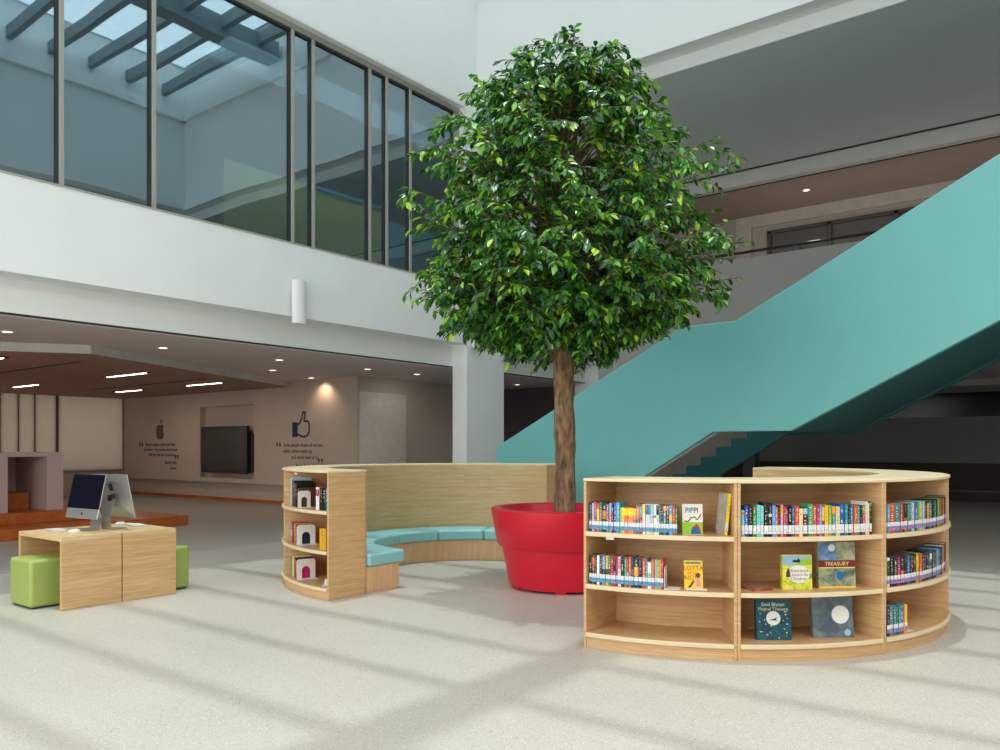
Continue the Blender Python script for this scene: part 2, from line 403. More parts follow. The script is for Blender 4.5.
struct('wall_corridor', MB().box(12.7, 13.0, 10.4, 10.9, 0, 3.0).box(17.4, 17.6, 10.36, 13.4, 0, 3.0), DARK_WALL)
struct('trim_11', MB().box(12.16, 13.61, 13.36, 13.385, 0.1, 2.66), plain('pale_wall_panel', (0.68, 0.65, 0.60), 0.6))
# far end: sill wall and roller blinds
struct('wall_end', MB().box(UL, 12.6, 23.75, 23.95, 0, .72).box(UL, 12.6, 23.75, 23.95, 2.88, 3.1).box(12.06, 12.6, 23.75, 23.95, .72, 2.9), CREAM_WALL)
struct('trim_14', MB().box(6.4, 12.06, 23.72, 23.75, .72, .78).box(8.66, 8.74, 23.71, 23.74, .72, 2.88).box(9.12, 9.19, 23.71, 23.74, .72, 2.88).box(9.54, 9.61, 23.71, 23.74, .72, 2.88).box(10.11, 10.22, 23.71, 23.74, .72, 2.88).box(12.02, 12.07, 23.71, 23.74, .72, 2.88), plain('dark_window_post', (0.10, 0.085, 0.07), 0.6))
for a, b, d in ((6.6, 8.68, 'widest, beyond the pink booth'), (8.72, 9.14, 'narrow panel above the booth corner'), (9.17, 9.56, 'narrow middle panel of the three'),
                (9.59, 10.13, 'panel beside the dark gap'), (10.2, 12.04, 'broad panel meeting the screen wall')):
    t = thing('roller_blind', 'cream roller blind, ' + d, 'blind', (a, 23.7, .72), 'roller blinds on the end window')
    MB().box(a, b, 23.69, 23.70, .74, 2.87).build('fabric', BLIND, t)
    MB().box(a, b, 23.68, 23.71, .70, .74).build('hem_bar', plain('blind_hem_bar', (0.35, 0.28, 0.22), 0.6), t)

# hall beyond the stair
struct('wall_hall', MB().box(24.8, 25, -9, 13.4, .98, 2.24).box(24.8, 25, -9, 13.4, 2.9, 3.1), plain('hall_wall_paint', (0.30, 0.295, 0.29), 0.85, 0.03))
struct('trim_12', MB().box(24.7, 24.8, -9, 13.4, 0, .98), DARK_PANEL)
hb = thing('wall_bench', 'long low brown wooden bench along the dark panelled hall wall', 'bench', (24.5, 0, 0))
MB().box(24.2, 24.7, -8.9, 8.5, .22, .30).build('seat', wood('brown_bench_wood', srgb(88, 48, 32), srgb(110, 62, 42), (2, 2, 20)), hb)
MB().box(24.25, 24.7, -8.9, 8.5, 0.0, .22).build('base', DARK_PANEL, hb)
struct('window_3', MB().box(24.82, 24.9, -9, 13.4, 2.24, 2.9), plain('black_strip_window', (0.01, 0.01, 0.012), 0.2))
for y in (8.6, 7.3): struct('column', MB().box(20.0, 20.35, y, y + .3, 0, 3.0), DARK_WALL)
struct('trim_13', MB().box(21.5, 21.9, -9, 9, 2.86, 3.02), PARAPET)

# ------------------------------------------------------------------ staircase
US, UB = 10.5, 13.7
prof = [(8.21, 0), (8.21, 1.42), (4.88, 3.12), (4.10, 3.13), (1.05, 4.71), (-0.6, 5.55), (-2.6, 5.55), (-2.6, 4.0), (0.67, 3.04), (1.05, 2.84), (3.36, 1.63), (4.42, 1.63), (7.1, 0.0)]
prof[8] = (-0.75, 3.78); prof[7] = (-2.6, 3.78)
st = thing('staircase', 'teal parapet staircase rising past a half landing behind the bookcases', 'staircase', (US, 5, 0))
fx = lambda a, b, d: (d, a, b)
MB().prism(prof, US, US + .12, fx).build('outer_parapet', TEAL, st, bevel=0.01)
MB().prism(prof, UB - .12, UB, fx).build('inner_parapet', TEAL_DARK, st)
# upper flight and landing soffit slab, hidden thickness kept between the parapets
up_sl = [(4.42, 1.66), (4.42, 2.15), (3.5, 2.15), (-0.75, 4.40), (-2.6, 4.40), (-2.6, 3.85), (-0.75, 3.85), (3.36, 1.66)]
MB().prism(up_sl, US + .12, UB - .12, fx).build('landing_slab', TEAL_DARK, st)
nstep = 14; rise = 2.15 / nstep; run = (8.19 - 4.42) / nstep
for i in range(nstep - 1):
    y1 = 8.19 - .05 - i * run; z1 = (i + 1) * rise
    MB().box(US + .22, UB - .70, y1 - run - .03, y1, max(z1 - rise - .12, 0), z1).build('step', CONCRETE, st)
str_p = [(7.8, 0.0), (7.8, .12), (4.42, 1.95), (4.42, 1.62), (7.07, 0.01)]
MB().prism([(y, max(0, z)) for y, z in str_p], US + .12, US + .20, fx).build('stringer', CONCRETE, st)

# ------------------------------------------------------------------ rings of bookcases
class Ring:
    def __init__(s, cx, cy, sg): s.c = (cx, cy); s.s = sg
    def __call__(s, r, a): a = radians(a); return (s.c[0] - r * cos(a), s.c[1] + s.s * r * sin(a))
    def yaw(s, a): return radians(a) - pi / 2 if s.s < 0 else -radians(a) - pi / 2
    def frame(s, r, a, z):      # local x along the shelf (seen from outside: to the right), y inward, z up
        x, y = s(r, a); return Matrix.Translation((x, y, z)) @ Matrix.Rotation(s.yaw(a), 4, 'Z')
RR = Ring(6.875, 3.08, -1); RL = Ring(6.857, 5.75, 1); RL_O = 2.012
SH = (0.112, 0.452, 0.823)        # shelf surfaces
RO, RI = 2.045, 1.54
def bookcase(R, a0, a1, label, endL=False, endR=False, clip=None):
    RO = 2.045 if R.s < 0 else RL_O
    mid = (a0 + a1) / 2; x, y = R(1.8, mid)
    t = thing('curved_bookcase', label, 'bookcase', (x, y, 0), 'curved oak bookcase units')
    dp = math.degrees(.019 / 1.8)
    g = .03
    MB().sector(R, RI, RO, a0 + g, a0 + dp, 0, 1.178, 2).build('side_panel', OAK, t, bevel=.003)
    MB().sector(R, RI, RO, a1 - dp, a1 - g, 0, 1.178, 2).build('side_panel', OAK, t, bevel=.003)
    MB().sector(R, RI - .004, RO + .008, a0 + g * .3, a1 - g * .3, 1.178, 1.20).build('top_panel', OAK_EDGE, t, bevel=.006)
    MB().sector(R, RI, RI + .02, a0 + g, a1 - g, 0.0, 1.178).build('back_panel', OAK_BACK, t)
    MB().sector(R, RI + .022, RI + .03, a0 + dp, a1 - dp, 0.11, 1.178).build('back_lining', OAK, t)
    for z in SH:
        s = MB().sector(R, RI + .03, RO - .004, a0 + dp, a1 - dp, z - .028, z).build('shelf', OAK, t)
        MB().sector(R, RO - .004, RO + .012, a0 + dp, a1 - dp, z - .03, z + .001).build('edge_band', OAK_EDGE, s, bevel=.004)
    MB().sector(R, RO - .03, RO - .008, a0 + dp, a1 - dp, 0, SH[0] - .03).build('plinth', OAK, t)
    if clip:
        for (aa, zz) in clip:
            MB().sector(R, RO + .012, RO + .018, aa, aa + 1.6, zz - .045, zz - .03, 2).build('label_holder', plain('pale_label_holder', (0.72, 0.72, 0.62), 0.5), t)
    return t
AR = [2.4, 32.1, 62.5, 102.0, 127, 153, 180.5]
AL = [0, 31.5, 62, 91, 120, 149.5, 180]
desc_r = ['curved oak bookcase unit beside the red planter with books on two shelves', 'curved oak bookcase unit with large picture books standing face out',
          'curved oak bookcase unit with dark paperbacks at the outer bend of its ring', 'curved oak bookcase unit past the outer bend, only its top showing',
          'curved oak bookcase unit at the back of the book ring, only its top showing', 'curved oak bookcase unit ending the book ring under the stair, bare end panel showing']
desc_l = ['curved oak bookcase unit with arched bookends at the near end of the aqua bench', 'curved oak bookcase unit whose back forms the first bench backrest section',
          'curved oak bookcase unit whose back forms the second bench backrest section', 'curved oak bookcase unit whose back forms the third bench backrest section',
          'curved oak bookcase unit whose back forms the fourth bench backrest section', 'curved oak bookcase unit ending the bench ring behind the tree trunk']
for i in range(6):
    bookcase(RR, AR[i], AR[i + 1], desc_r[i], clip=[(7.5, SH[2])] if i == 0 else None)
    bookcase(RL, AL[i], AL[i + 1], desc_l[i], clip=[(15, 1.2)] if i == 0 else None)

# bench inside the first ring
bn = thing('curved_bench', 'curved oak bench with aqua cushions inside the ring beside the red planter', 'bench', (*RL(1.3, 90), 0))
MB().sector(RL, 1.10, RI - .005, 0.0, 180, 0, .255, 72).build('base', OAK_VERT, bn, bevel=.004)
ca = [0, 27, 58, 88, 119, 150, 180]
for a, b in zip(ca[:-1], ca[1:]):
    o = MB().sector(RL, 1.045 if a else 1.03, RI - .008, a + .12 - (1.2 if a == 0 else 0), b - .12, .257, .385, 14).build('cushion', CUSHION, bn, bevel=.028, segs=4, smooth=True)

# ------------------------------------------------------------------ books
PAL = {'red': srgb(206, 34, 44), 'dark red': srgb(120, 24, 36), 'orange': srgb(240, 128, 30), 'yellow': srgb(244, 206, 44), 'lime green': srgb(150, 196, 50), 'green': srgb(54, 150, 76),
       'dark green': srgb(20, 74, 56), 'teal': srgb(20, 136, 142), 'aqua': srgb(120, 200, 196), 'sky blue': srgb(64, 172, 220), 'blue': srgb(28, 98, 170), 'navy': srgb(24, 36, 82),
       'black': srgb(24, 24, 28), 'grey': srgb(120, 124, 130), 'white': srgb(232, 232, 228), 'cream': srgb(238, 222, 160), 'pink': srgb(224, 140, 180), 'magenta': srgb(190, 30, 110), 'brown': srgb(96, 64, 44), 'light blue': srgb(150, 190, 220)}
TITLE = {'white': (0.1, 0.25, 0.4), 'cream': (0.3, 0.05, 0.05), 'yellow': (0.5, 0.05, 0.03), 'black': (0.75, 0.6, 0.3), 'navy': (0.7, 0.65, 0.3), 'aqua': (0.06, 0.2, 0.3)}
def cover_mat(cn):
    k = 'cover_' + cn.replace(' ', '_')
    if k in MATS: return MATS[k]
    m, nt, b = new_mat(k)
    tc = N(nt, 'ShaderNodeTexCoord'); sp = N(nt, 'ShaderNodeSeparateXYZ'); oi = N(nt, 'ShaderNodeObjectInfo')
    nt.links.new(tc.outputs['Generated'], sp.inputs[0])
    def math_(op, a, bb):
        n = N(nt, 'ShaderNodeMath', operation=op)
        for i, v in enumerate((a, bb)):
            if isinstance(v, (int, float)): n.inputs[i].default_value = v
            else: nt.links.new(v, n.inputs[i])
        return n.outputs[0]
    comb = N(nt, 'ShaderNodeCombineXYZ')
    nt.links.new(math_('MULTIPLY', sp.outputs[0], 2.2), comb.inputs[0])
    nt.links.new(math_('MULTIPLY', oi.outputs['Random'], 90), comb.inputs[1])
    nt.links.new(math_('MULTIPLY', sp.outputs[2], 26), comb.inputs[2])
    no = N(nt, 'ShaderNodeTexNoise'); no.inputs['Scale'].default_value = 1.0; no.inputs['Detail'].default_value = 2
    nt.links.new(comb.outputs[0], no.inputs['Vector'])
    band = math_('MULTIPLY', math_('MULTIPLY', math_('GREATER_THAN', sp.outputs[0], .32), math_('LESS_THAN', sp.outputs[0], .68)),
                 math_('MULTIPLY', math_('GREATER_THAN', sp.outputs[2], .38), math_('LESS_THAN', sp.outputs[2], .92)))
    mask = math_('MULTIPLY', math_('MULTIPLY', band, math_('LESS_THAN', sp.outputs[1], .03)), math_('GREATER_THAN', no.outputs['Fac'], .56))
    hs = N(nt, 'ShaderNodeHueSaturation'); hs.inputs['Color'].default_value = (*PAL[cn], 1)
    nt.links.new(math_('ADD', math_('MULTIPLY', oi.outputs['Random'], .06), .47), hs.inputs['Hue'])
    nt.links.new(math_('ADD', math_('MULTIPLY', oi.outputs['Random'], .5), .72), hs.inputs['Value'])
    nt.links.new(mix(nt, mask, hs.outputs[0], TITLE.get(cn, (0.85, 0.82, 0.75))), b.inputs['Base Color'])
    b.inputs['Roughness'].default_value = 0.35
    MATS[k] = m; return m
def label_mat(name, foot):
    if name in MATS: return MATS[name]
    m, nt, b = new_mat(name)
    tc = N(nt, 'ShaderNodeTexCoord'); sp = N(nt, 'ShaderNodeSeparateXYZ'); oi = N(nt, 'ShaderNodeObjectInfo')
    nt.links.new(tc.outputs['Generated'], sp.inputs[0])
    no = N(nt, 'ShaderNodeTexNoise'); no.inputs['Scale'].default_value = 5; no.inputs['Detail'].default_value = 3; no.noise_dimensions = '4D'
    nt.links.new(tc.outputs['Generated'], no.inputs['Vector']); nt.links.new(oi.outputs['Random'], no.inputs['W'])
    ft = ramp(nt, no.outputs['Fac'], [(0.4, foot), (0.6, tuple(min(1, c * 3 + .1) for c in foot))])
    z = ramp(nt, sp.outputs[2], [(0.5, (1, 1, 1)), (0.54, (0, 0, 0))])
    spk = ramp(nt, no.outputs['Fac'], [(0.36, (0.25, 0.27, 0.32)), (0.42, (0.80, 0.81, 0.83))])
    nt.links.new(mix(nt, z, spk, ft), b.inputs['Base Color'])
    MATS[name] = m; return m
LAB_TEAL = label_mat('label_white_over_teal', (0.03, 0.13, 0.22))
LAB_GREY = label_mat('label_white_over_grey', (0.42, 0.42, 0.40))
LAB_PURPLE = label_mat('label_white_over_purple', (0.13, 0.09, 0.20))

def book(M, th, dp, h, cn, label, group, band=None, lab=None, pages=True, name='paperback_book'):
    """spine on local y=0 facing -y, origin at the middle of the spine's foot"""
    c = .0015; w = th / 2
    mb = MB()
    mb.box(-w, w, 0, c, 0, h).box(-w, -w + c, 0, dp, 0, h).box(w - c, w, 0, dp, 0, h)
    o = mb.build(name, cover_mat(cn)); o.matrix_basis = M
    tag(o, label, 'book', group)
    b = MB().box(-w + c, w - c, c, dp - .004, .002, h - .004)
    def child(nm, mbb, mt):
        me = bpy.data.meshes.new(nm); me.from_pydata(mbb.v, [], mbb.f); me.update(); me.materials.append(mt)
        ob = bpy.data.objects.new(nm, me); COL.objects.link(ob); ob.parent = o; return ob
    child('page_block', b, PAPER)
    if lab: child('spine_label', MB().box(-w * .94, w * .94, -.0012, 0.0005, .018, .075), lab)
    if band:
        bc, z0, z1 = band
        child('spine_band', MB().box(-w * .98, w * .98, -.0008, 0.0005, h * z0, h * z1), cover_mat(bc))
    return o

ORD = ['first', 'second', 'third', 'fourth', 'fifth', 'sixth', 'seventh', 'eighth', 'ninth', 'tenth', 'eleventh', 'twelfth', 'thirteenth', 'fourteenth', 'fifteenth', 'sixteenth', 'seventeenth',
       'eighteenth', 'nineteenth', 'twentieth'] + ['twenty-' + w for w in ('first', 'second', 'third', 'fourth', 'fifth', 'sixth', 'seventh', 'eighth', 'ninth')] + ['thirtieth'] + ['thirty-' + w for w in ('first', 'second', 'third', 'fourth', 'fifth', 'sixth', 'seventh', 'eighth', 'ninth')] + ['fortieth', 'forty-first', 'forty-second']
def row(R, r, a0, a1, z, items, where, group, lab, dp=.135, h=.205, hv=.008, tilt=None):
    """items: colour or (colour, height, band, relative thickness)"""
    items = [i if isinstance(i, tuple) else (i, None, None, 1.0) for i in items]
    ws = [(i[3] if len(i) > 3 else 1.0) * random.uniform(.85, 1.15) for i in items]
    arc = radians(abs(a1 - a0)) * r; k = arc / sum(ws); a = a0; sg = 1 if a1 > a0 else -1
    for n, (it, w) in enumerate(zip(items, ws)):
        th = w * k; da = math.degrees(th / r) * sg
        hh = it[1] or h + random.uniform(-hv, hv)
        cnt = ORD[n] if n < len(ORD) else str(n + 1) + 'th'
        M = R.frame(r - random.uniform(0, .008), a + da / 2, z)
        book(M, th * .93, dp * random.uniform(.95, 1.05), hh, it[0], f'{it[0]} paperback, {cnt} book {where}', group, it[2] if len(it) > 2 else None, lab)
        a += da
Y6 = ('orange', .178, ('yellow', .70, .97), 1.0)
def wt(c): return ('white', .205, (c, .66, .98), 1.0)
row(RR, 2.02, 3.25, 21.1, SH[2],
    ['navy', 'light blue', 'red', ('orange', None, ('yellow', .4, .8), 1), 'teal', ('black', None, ('orange', .45, .75), 1.7), 'grey', ('light blue', None, ('red', .25, .6), 1), ('dark red', .205, None, .7), ('blue', .21, None, 1.0), ('sky blue', .212, None, 1.5),
     ('lime green', .178, ('yellow', .6, .95), 1), Y6, Y6, Y6, Y6, Y6, ('teal', .205, ('orange', .5, .9), 1), ('red', .205, ('sky blue', .6, .9), 1), wt('yellow'), wt('blue'), wt('teal'), wt('light blue'), ('white', .205, ('green', .55, .64), 1.2), wt('black'), ('teal', .2, None, .8), ('dark red', .2, None, .9),
     ('teal', .2, ('orange', .83, .98), 1), ('navy', .2, ('orange', .83, .98), 1), ('sky blue', .2, ('yellow', .5, .7), 1), ('red', .2, None, 1), ('green', .19, None, .6)],
    'along the top shelf from the planter end', 'paperbacks on the top shelf nearest the planter', LAB_TEAL)
mb_ = ('black', .28, .55)
row(RR, 2.02, 3.25, 18.5, SH[1],
    ['black', ('brown', None, ('orange', .6, .9), 1), ('navy', None, None, .8), 'white', ('dark red', .205, mb_, .8), ('sky blue', .205, mb_, 1), ('orange', .205, mb_, .9), ('green', .205, mb_, 1), ('red', .205, None, .9), ('magenta', .205, ('black', .5, .95), .8), ('magenta', .205, None, .6), ('white', .205, ('pink', .6, .95), .9),
     'black', ('green', None, None, .7), ('red', None, ('sky blue', .3, .5), .8), ('orange', None, None, .8), ('dark green', None, None, 1), ('navy', .202, ('orange', .4, .7), 1.4), ('navy', .2, None, 1.2), ('orange', .2, None, 1), ('teal', .2, None, .7), ('white', .18, ('aqua', .3, .6), 1.1), ('orange', .2, None, 1), ('light blue', .2, None, .7), ('lime green', .2, None, .8), ('yellow', .2, None, .5), ('red', .205, None, .9)],
    'along the middle shelf from the planter end', 'paperbacks on the middle shelf nearest the planter', LAB_TEAL, hv=.004)
row(RR, 2.015, 33.0, 60.2, SH[2],
    [('aqua', .175, ('red', .85, .93), 1), 'blue', ('black', None, None, 1.3), ('green', None, ('red', .88, .95), 1), 'aqua', 'aqua', ('black', .225, None, 1.2), ('black', .222, ('white', .6, .68), 1), ('sky blue', None, None, .9), ('orange', None, None, .6), ('navy', None, None, .8), ('pink', None, ('yellow', .72, .95), .9), ('magenta', None, None, .7), ('dark red', None, None, .6), ('black', None, None, 1.2), ('blue', None, None, .9),
     ('red', .205, None, 1.1), ('cream', .185, None, 1.1), ('dark red', .19, ('light blue', .78, .98), 1.4), ('green', .215, None, 1.3), ('red', .205, None, 1.2), ('red', .205, None, .8), ('sky blue', .205, None, .9), ('red', .205, ('orange', .5, .95), .8), ('yellow', .205, None, 1), ('lime green', .205, None, 1), ('teal', .2, ('orange', .75, .98), 1),
     ('cream', .195, None, 1.4), ('blue', .21, None, 1.5), ('teal', .21, None, 1.3), ('navy', .205, None, .8), ('teal', .205, None, 1), ('red', .2, None, 1.2), ('teal', .2, None, .9), ('black', .2, None, .8), ('magenta', .2, ('lime green', .75, .98), 1), ('white', .225, None, .9), ('cream', .215, None, .5), ('black', .225, ('green', .85, .98), .8)],
    'in the row above the picture books', 'paperbacks on the top shelf over the picture books', LAB_GREY)
row(RR, 2.022, 63.3, 101.0, SH[2],
    [('grey', .225, None, .8), ('sky blue', .2, None, .6), ('orange', .205, None, 1.3), ('teal', .205, None, 1.5), ('orange', .205, None, .6), ('navy', .2, None, .5), ('orange', .2, ('black', .5, .98), .9), ('green', .2, None, .6), ('blue', .2, None, .8), 'white', 'blue', ('aqua', None, None, .8), 'yellow', 'light blue', ('dark green', .2, None, .8), ('black', .2, ('orange', .35, .95), 1), 'teal', 'black', 'black', 'teal', ('black', None, None, .8), 'lime green', ('green', None, None, .7), 'red', 'navy', ('black', None, None, .8), 'yellow',
     'brown', 'black', ('black', None, ('pink', .4, .8), 1), 'dark green', ('lime green', None, None, .7), 'black', 'navy', 'black'],
    'on the top shelf at the outer bend', 'paperbacks on the top shelf at the outer bend', LAB_PURPLE, hv=.005)
row(RR, 2.022, 63.3, 101.0, SH[1],
    [('lime green', .205, None, .8), ('white', .2, ('black', .3, .9), .7), ('black', None, None, .9), 'navy', ('red', None, None, .7), ('black', None, ('red', .3, .5), 1), 'black', 'blue', 'black', ('black', None, ('dark red', .4, .9), 1), ('lime green', None, ('yellow', .5, .9), .8), 'orange', 'navy', 'black', 'black', ('dark green', None, None, .8), ('blue', None, ('white', .7, .9), 1), 'navy', 'black', ('red', None, None, .6), 'sky blue', 'blue', 'black', 'brown', 'black', ('white', None, None, .8), 'navy', ('red', None, None, .5),
     'navy', 'yellow', 'blue', 'navy', 'black'],
    'on the middle shelf at the outer bend', 'paperbacks on the middle shelf at the outer bend', LAB_PURPLE, hv=.005)
row(RR, 2.022, 63.3, 70.6, SH[0], ['light blue', 'navy', 'grey', 'teal', ('dark green', None, None, .7), 'teal', 'blue', 'orange'],
    'on the bottom shelf at the outer bend', 'paperbacks on the bottom shelf at the outer bend', LAB_PURPLE, hv=.003)

def bookend(M, w, h, label, mat, depth=.10):
    """upright arched plate across the row with an arched opening, and a foot; plate in local y-z, row along local x"""
    t = thing('bookend', label, 'bookend', M.translation, 'white arched bookends'); t.matrix_basis = M
    outer = []; inner = []; r = .03
    def arch(w_, h_, r_, y0):
        pts = [(y0, .0), (y0 + w_, .0)]
        for k in range(7): a = k / 6 * pi / 2; pts.append((y0 + w_ - r_ + r_ * cos(a), h_ - r_ + r_ * sin(a)))
        for k in range(7): a = pi / 2 + k / 6 * pi / 2; pts.append((y0 + r_ + r_ * cos(a), h_ - r_ + r_ * sin(a)))
        return pts
    O = arch(w, h, min(r, w * .4), 0); I = arch(w * .44, h * .62, w * .21, w * .28)
    n = len(O); mb = MB(); vs = []
    for x in (0, .003):
        vs += [M @ Vector((x, y, z + .003)) for y, z in O] + [M @ Vector((x, y, z + .003)) for y, z in I]
    fs = []
    for k in range(n):
        j = (k + 1) % n
        fs += [(k, j, n + j, n + k), (2 * n + k, 2 * n + j, 3 * n + j, 3 * n + k), (k, j, 2 * n + j, 2 * n + k), (n + k, n + j, 3 * n + j, 3 * n + k)]
    mb.add(vs, fs); mb.build('plate', mat, t)
    f = MB(); f.obox(M @ Matrix.Translation((.05, w / 2, .0015)), .05, w / 2, .0015); f.build('foot', mat, t)
    return t
bookend(RR.frame(2.015, 18.65, SH[1] + .001), .12, .15, 'pale arched bookend closing the paperback row on the middle shelf beside the planter', WHITE_PLASTIC)
bookend(RR.frame(2.015, 70.7, SH[0] + .001), .12, .18, 'pale bookend closing the short row on the bottom shelf at the outer bend', WHITE_PLASTIC)

# picture books standing face out -----------------------------------------------------------------
def art_mat(name, stops, scale, kind='noise'):
    if name in MATS: return MATS[name]
    m, nt, b = new_mat(name); tc = N(nt, 'ShaderNodeTexCoord')
    if kind == 'noise':
        n = N(nt, 'ShaderNodeTexNoise'); n.inputs['Scale'].default_value = scale; n.inputs['Detail'].default_value = 5; n.inputs['Distortion'].default_value = 1.2; f = n.outputs['Fac']
        nt.links.new(tc.outputs['Object'], n.inputs['Vector'])
    else:
        n = N(nt, 'ShaderNodeTexVoronoi'); n.inputs['Scale'].default_value = scale; f = n.outputs['Distance']
        nt.links.new(tc.outputs['Object'], n.inputs['Vector'])
    nt.links.new(ramp(nt, f, stops), b.inputs['Base Color']); b.inputs['Roughness'].default_value = .3
    MATS[name] = m; return m
def face_book(R, r, a, z, w, h, th, tilt, label, cover, spine='dark red', turn=0, name='picture_book'):
    """a book standing with its front cover outward; returns (object, frame of the cover: x right, y up, z out)"""
    M = R.frame(r, a, z + .001) @ Matrix.Rotation(radians(turn), 4, 'Z') @ Matrix.Rotation(-radians(tilt), 4, 'X')
    mb = MB().box(-w / 2, w / 2, 0, .003, 0, h).box(-w / 2, w / 2, th - .003, th, 0, h).box(-w / 2, -w / 2 + .003, 0, th, 0, h)
    o = mb.build(name, cover); o.matrix_basis = M; tag(o, label, 'book', 'picture books on display')
    def sub(nm, mbb, mt):
        me = bpy.data.meshes.new(nm); me.from_pydata(mbb.v, [], mbb.f); me.update(); me.materials.append(mt)
        ob = bpy.data.objects.new(nm, me); COL.objects.link(ob); ob.parent = o; return ob
    sub('page_block', MB().box(-w / 2 + .003, w / 2 - .004, .003, th - .003, .004, h - .004), PAPER)
    F = M @ Matrix(((1, 0, 0, 0), (0, 0, -1, -.0005), (0, 1, 0, 0), (0, 0, 0, 1)))
    return o, sub, F
def flat(sub, nm, pts, mt, lift=.0012):
    """polygon on the cover in cover coordinates (x right, z up)"""
    n = len(pts); mb = MB().prism(pts, -lift, 0.0002, lambda x, zz, d: (x, d, zz)); return sub(nm, mb, mt)
def disc(cx, cz, rx, rz=None, n=20): rz = rz or rx; return [(cx + rx * cos(2 * pi * i / n), cz + rz * sin(2 * pi * i / n)) for i in range(n)]
def rect(x0, x1, z0, z1): return [(x0, z0), (x1, z0), (x1, z1), (x0, z1)]
def P(n): return plain('print_' + n.replace(' ', '_'), PAL[n], .35, .05, 30)
def stroke(pts, w):
    out = []
    for i, p in enumerate(pts):
        a = pts[max(0, i - 1)]; b = pts[min(len(pts) - 1, i + 1)]
        d = Vector((b[0] - a[0], b[1] - a[1])).normalized(); out.append(((p[0] - d.y * w, p[1] + d.x * w), (p[0] + d.y * w, p[1] - d.x * w)))
    return [q[0] for q in out] + [q[1] for q in reversed(out)]
def ctext(body, size, F, x, z, mt, parent, sq=1.0): return text('cover_lettering', body, size, F @ Matrix.Translation((x, z, .0016)), mt, parent, 'CENTER', .0004, sq)

o, sub, F = face_book(RR, 1.95, 24.0, SH[2], .138, .208, .02, 4, 'white storybook with a red ribbon and green field, upright on the top shelf', P('white'), turn=12)
flat(sub, 'cover_field', rect(-.068, .068, .003, .085), P('lime green'))
flat(sub, 'cover_figure', [(-.01, .004), (.055, .004), (.05, .03), (.03, .065), (.0, .05), (-.01, .03)], P('blue'), .002)
flat(sub, 'cover_figure', [(.01, .055), (.03, .05), (.056, .01), (.05, .04), (.035, .07), (.02, .072)], P('red'), .003)
flat(sub, 'cover_ribbon', stroke([(-.055, .092), (-.03, .088), (-.01, .115), (.015, .12), (.03, .10), (.05, .125), (.058, .14)], .004), P('dark red'), .002)
ctext('PIPPI', .052, F, -.005, .148, P('black'), o, .85)
o, sub, F = face_book(RR, 1.95, 24.2, SH[1], .125, .195, .018, 14, 'yellow storybook with red title leaning back on the middle shelf stand', P('yellow'), turn=6)
ctext('LOTTA', .044, F, 0, .128, P('red'), o, .95); ctext('SAYS', .026, F, -.012, .100, P('red'), o); ctext('NO!', .044, F, -.022, .062, P('red'), o)
flat(sub, 'cover_strip', rect(-.05, .05, .172, .184), P('teal'))
flat(sub, 'cover_figure', [(-.04, .012), (-.02, .012), (.0, .045), (.008, .06), (-.006, .055), (-.022, .03)], P('black'), .002)
flat(sub, 'cover_figure', [(.012, .02), (.046, .02), (.038, .08), (.022, .08)], P('pink'), .002)
flat(sub, 'cover_figure', disc(.030, .094, .017), P('brown'), .0022)
t = thing('book_stand', 'small clear acrylic stand under the yellow storybook on the middle shelf', 'book stand', RR.frame(1.955, 24.6, SH[1]).translation)
Mx = RR.frame(1.955, 24.6, SH[1] + .001) @ Matrix.Rotation(radians(6), 4, 'Z')
MB().obox(Mx @ Matrix.Translation((0, 0.0, -.0004)), .07, .035, .0004).obox(Mx @ Matrix.Translation((0, -.034, .006)), .07, .0015, .006).build('ledge', ACRYLIC, t)
# leaning thin book with orange spine
M = RR.frame(1.96, 31.0, SH[2]) @ Matrix.Translation((-.022, 0, .001)) @ Matrix.Rotation(radians(15), 4, 'Z') @ Matrix.Rotation(radians(6), 4, 'Y')
lb = book(M, .022, .15, .283, 'yellow', 'tall thin grey book with yellow spine leaning on the divider, top shelf', 'picture books on display', None, None, name='picture_book')
me_ = MB().box(-.0125, -.011, .002, .15, .001, .282)
def child_of(o, nm, mb, mt):
    me = bpy.data.meshes.new(nm); me.from_pydata(mb.v, [], mb.f); me.update(); me.materials.append(mt)
    ob = bpy.data.objects.new(nm, me); COL.objects.link(ob); ob.parent = o; return ob
child_of(lb, 'front_cover', me_, art_mat('art_grey', [(0.3, srgb(160, 156, 146)), (0.7, srgb(206, 202, 190))], 12))
child_of(lb, 'spine_label', MB().box(-.0105, .0105, -.0012, .0005, .03, .075), LAB_GREY)
# magazine lying flat
M = RR.frame(1.86, 36.7, SH[1] + .001) @ Matrix.Rotation(radians(18), 4, 'Z')
fb = MB().box(-.075, .075, -.1, .1, 0, .012).build('paperback_book', art_mat('art_flat', [(0.35, srgb(190, 178, 160)), (0.6, srgb(170, 40, 44))], 9)); fb.matrix_basis = M
tag(fb, 'thin paperback lying flat on the middle shelf beside the divider', 'book')
child_of(fb, 'page_block', MB().box(-.074, .0765, -.099, .099, .002, .010), PAPER)
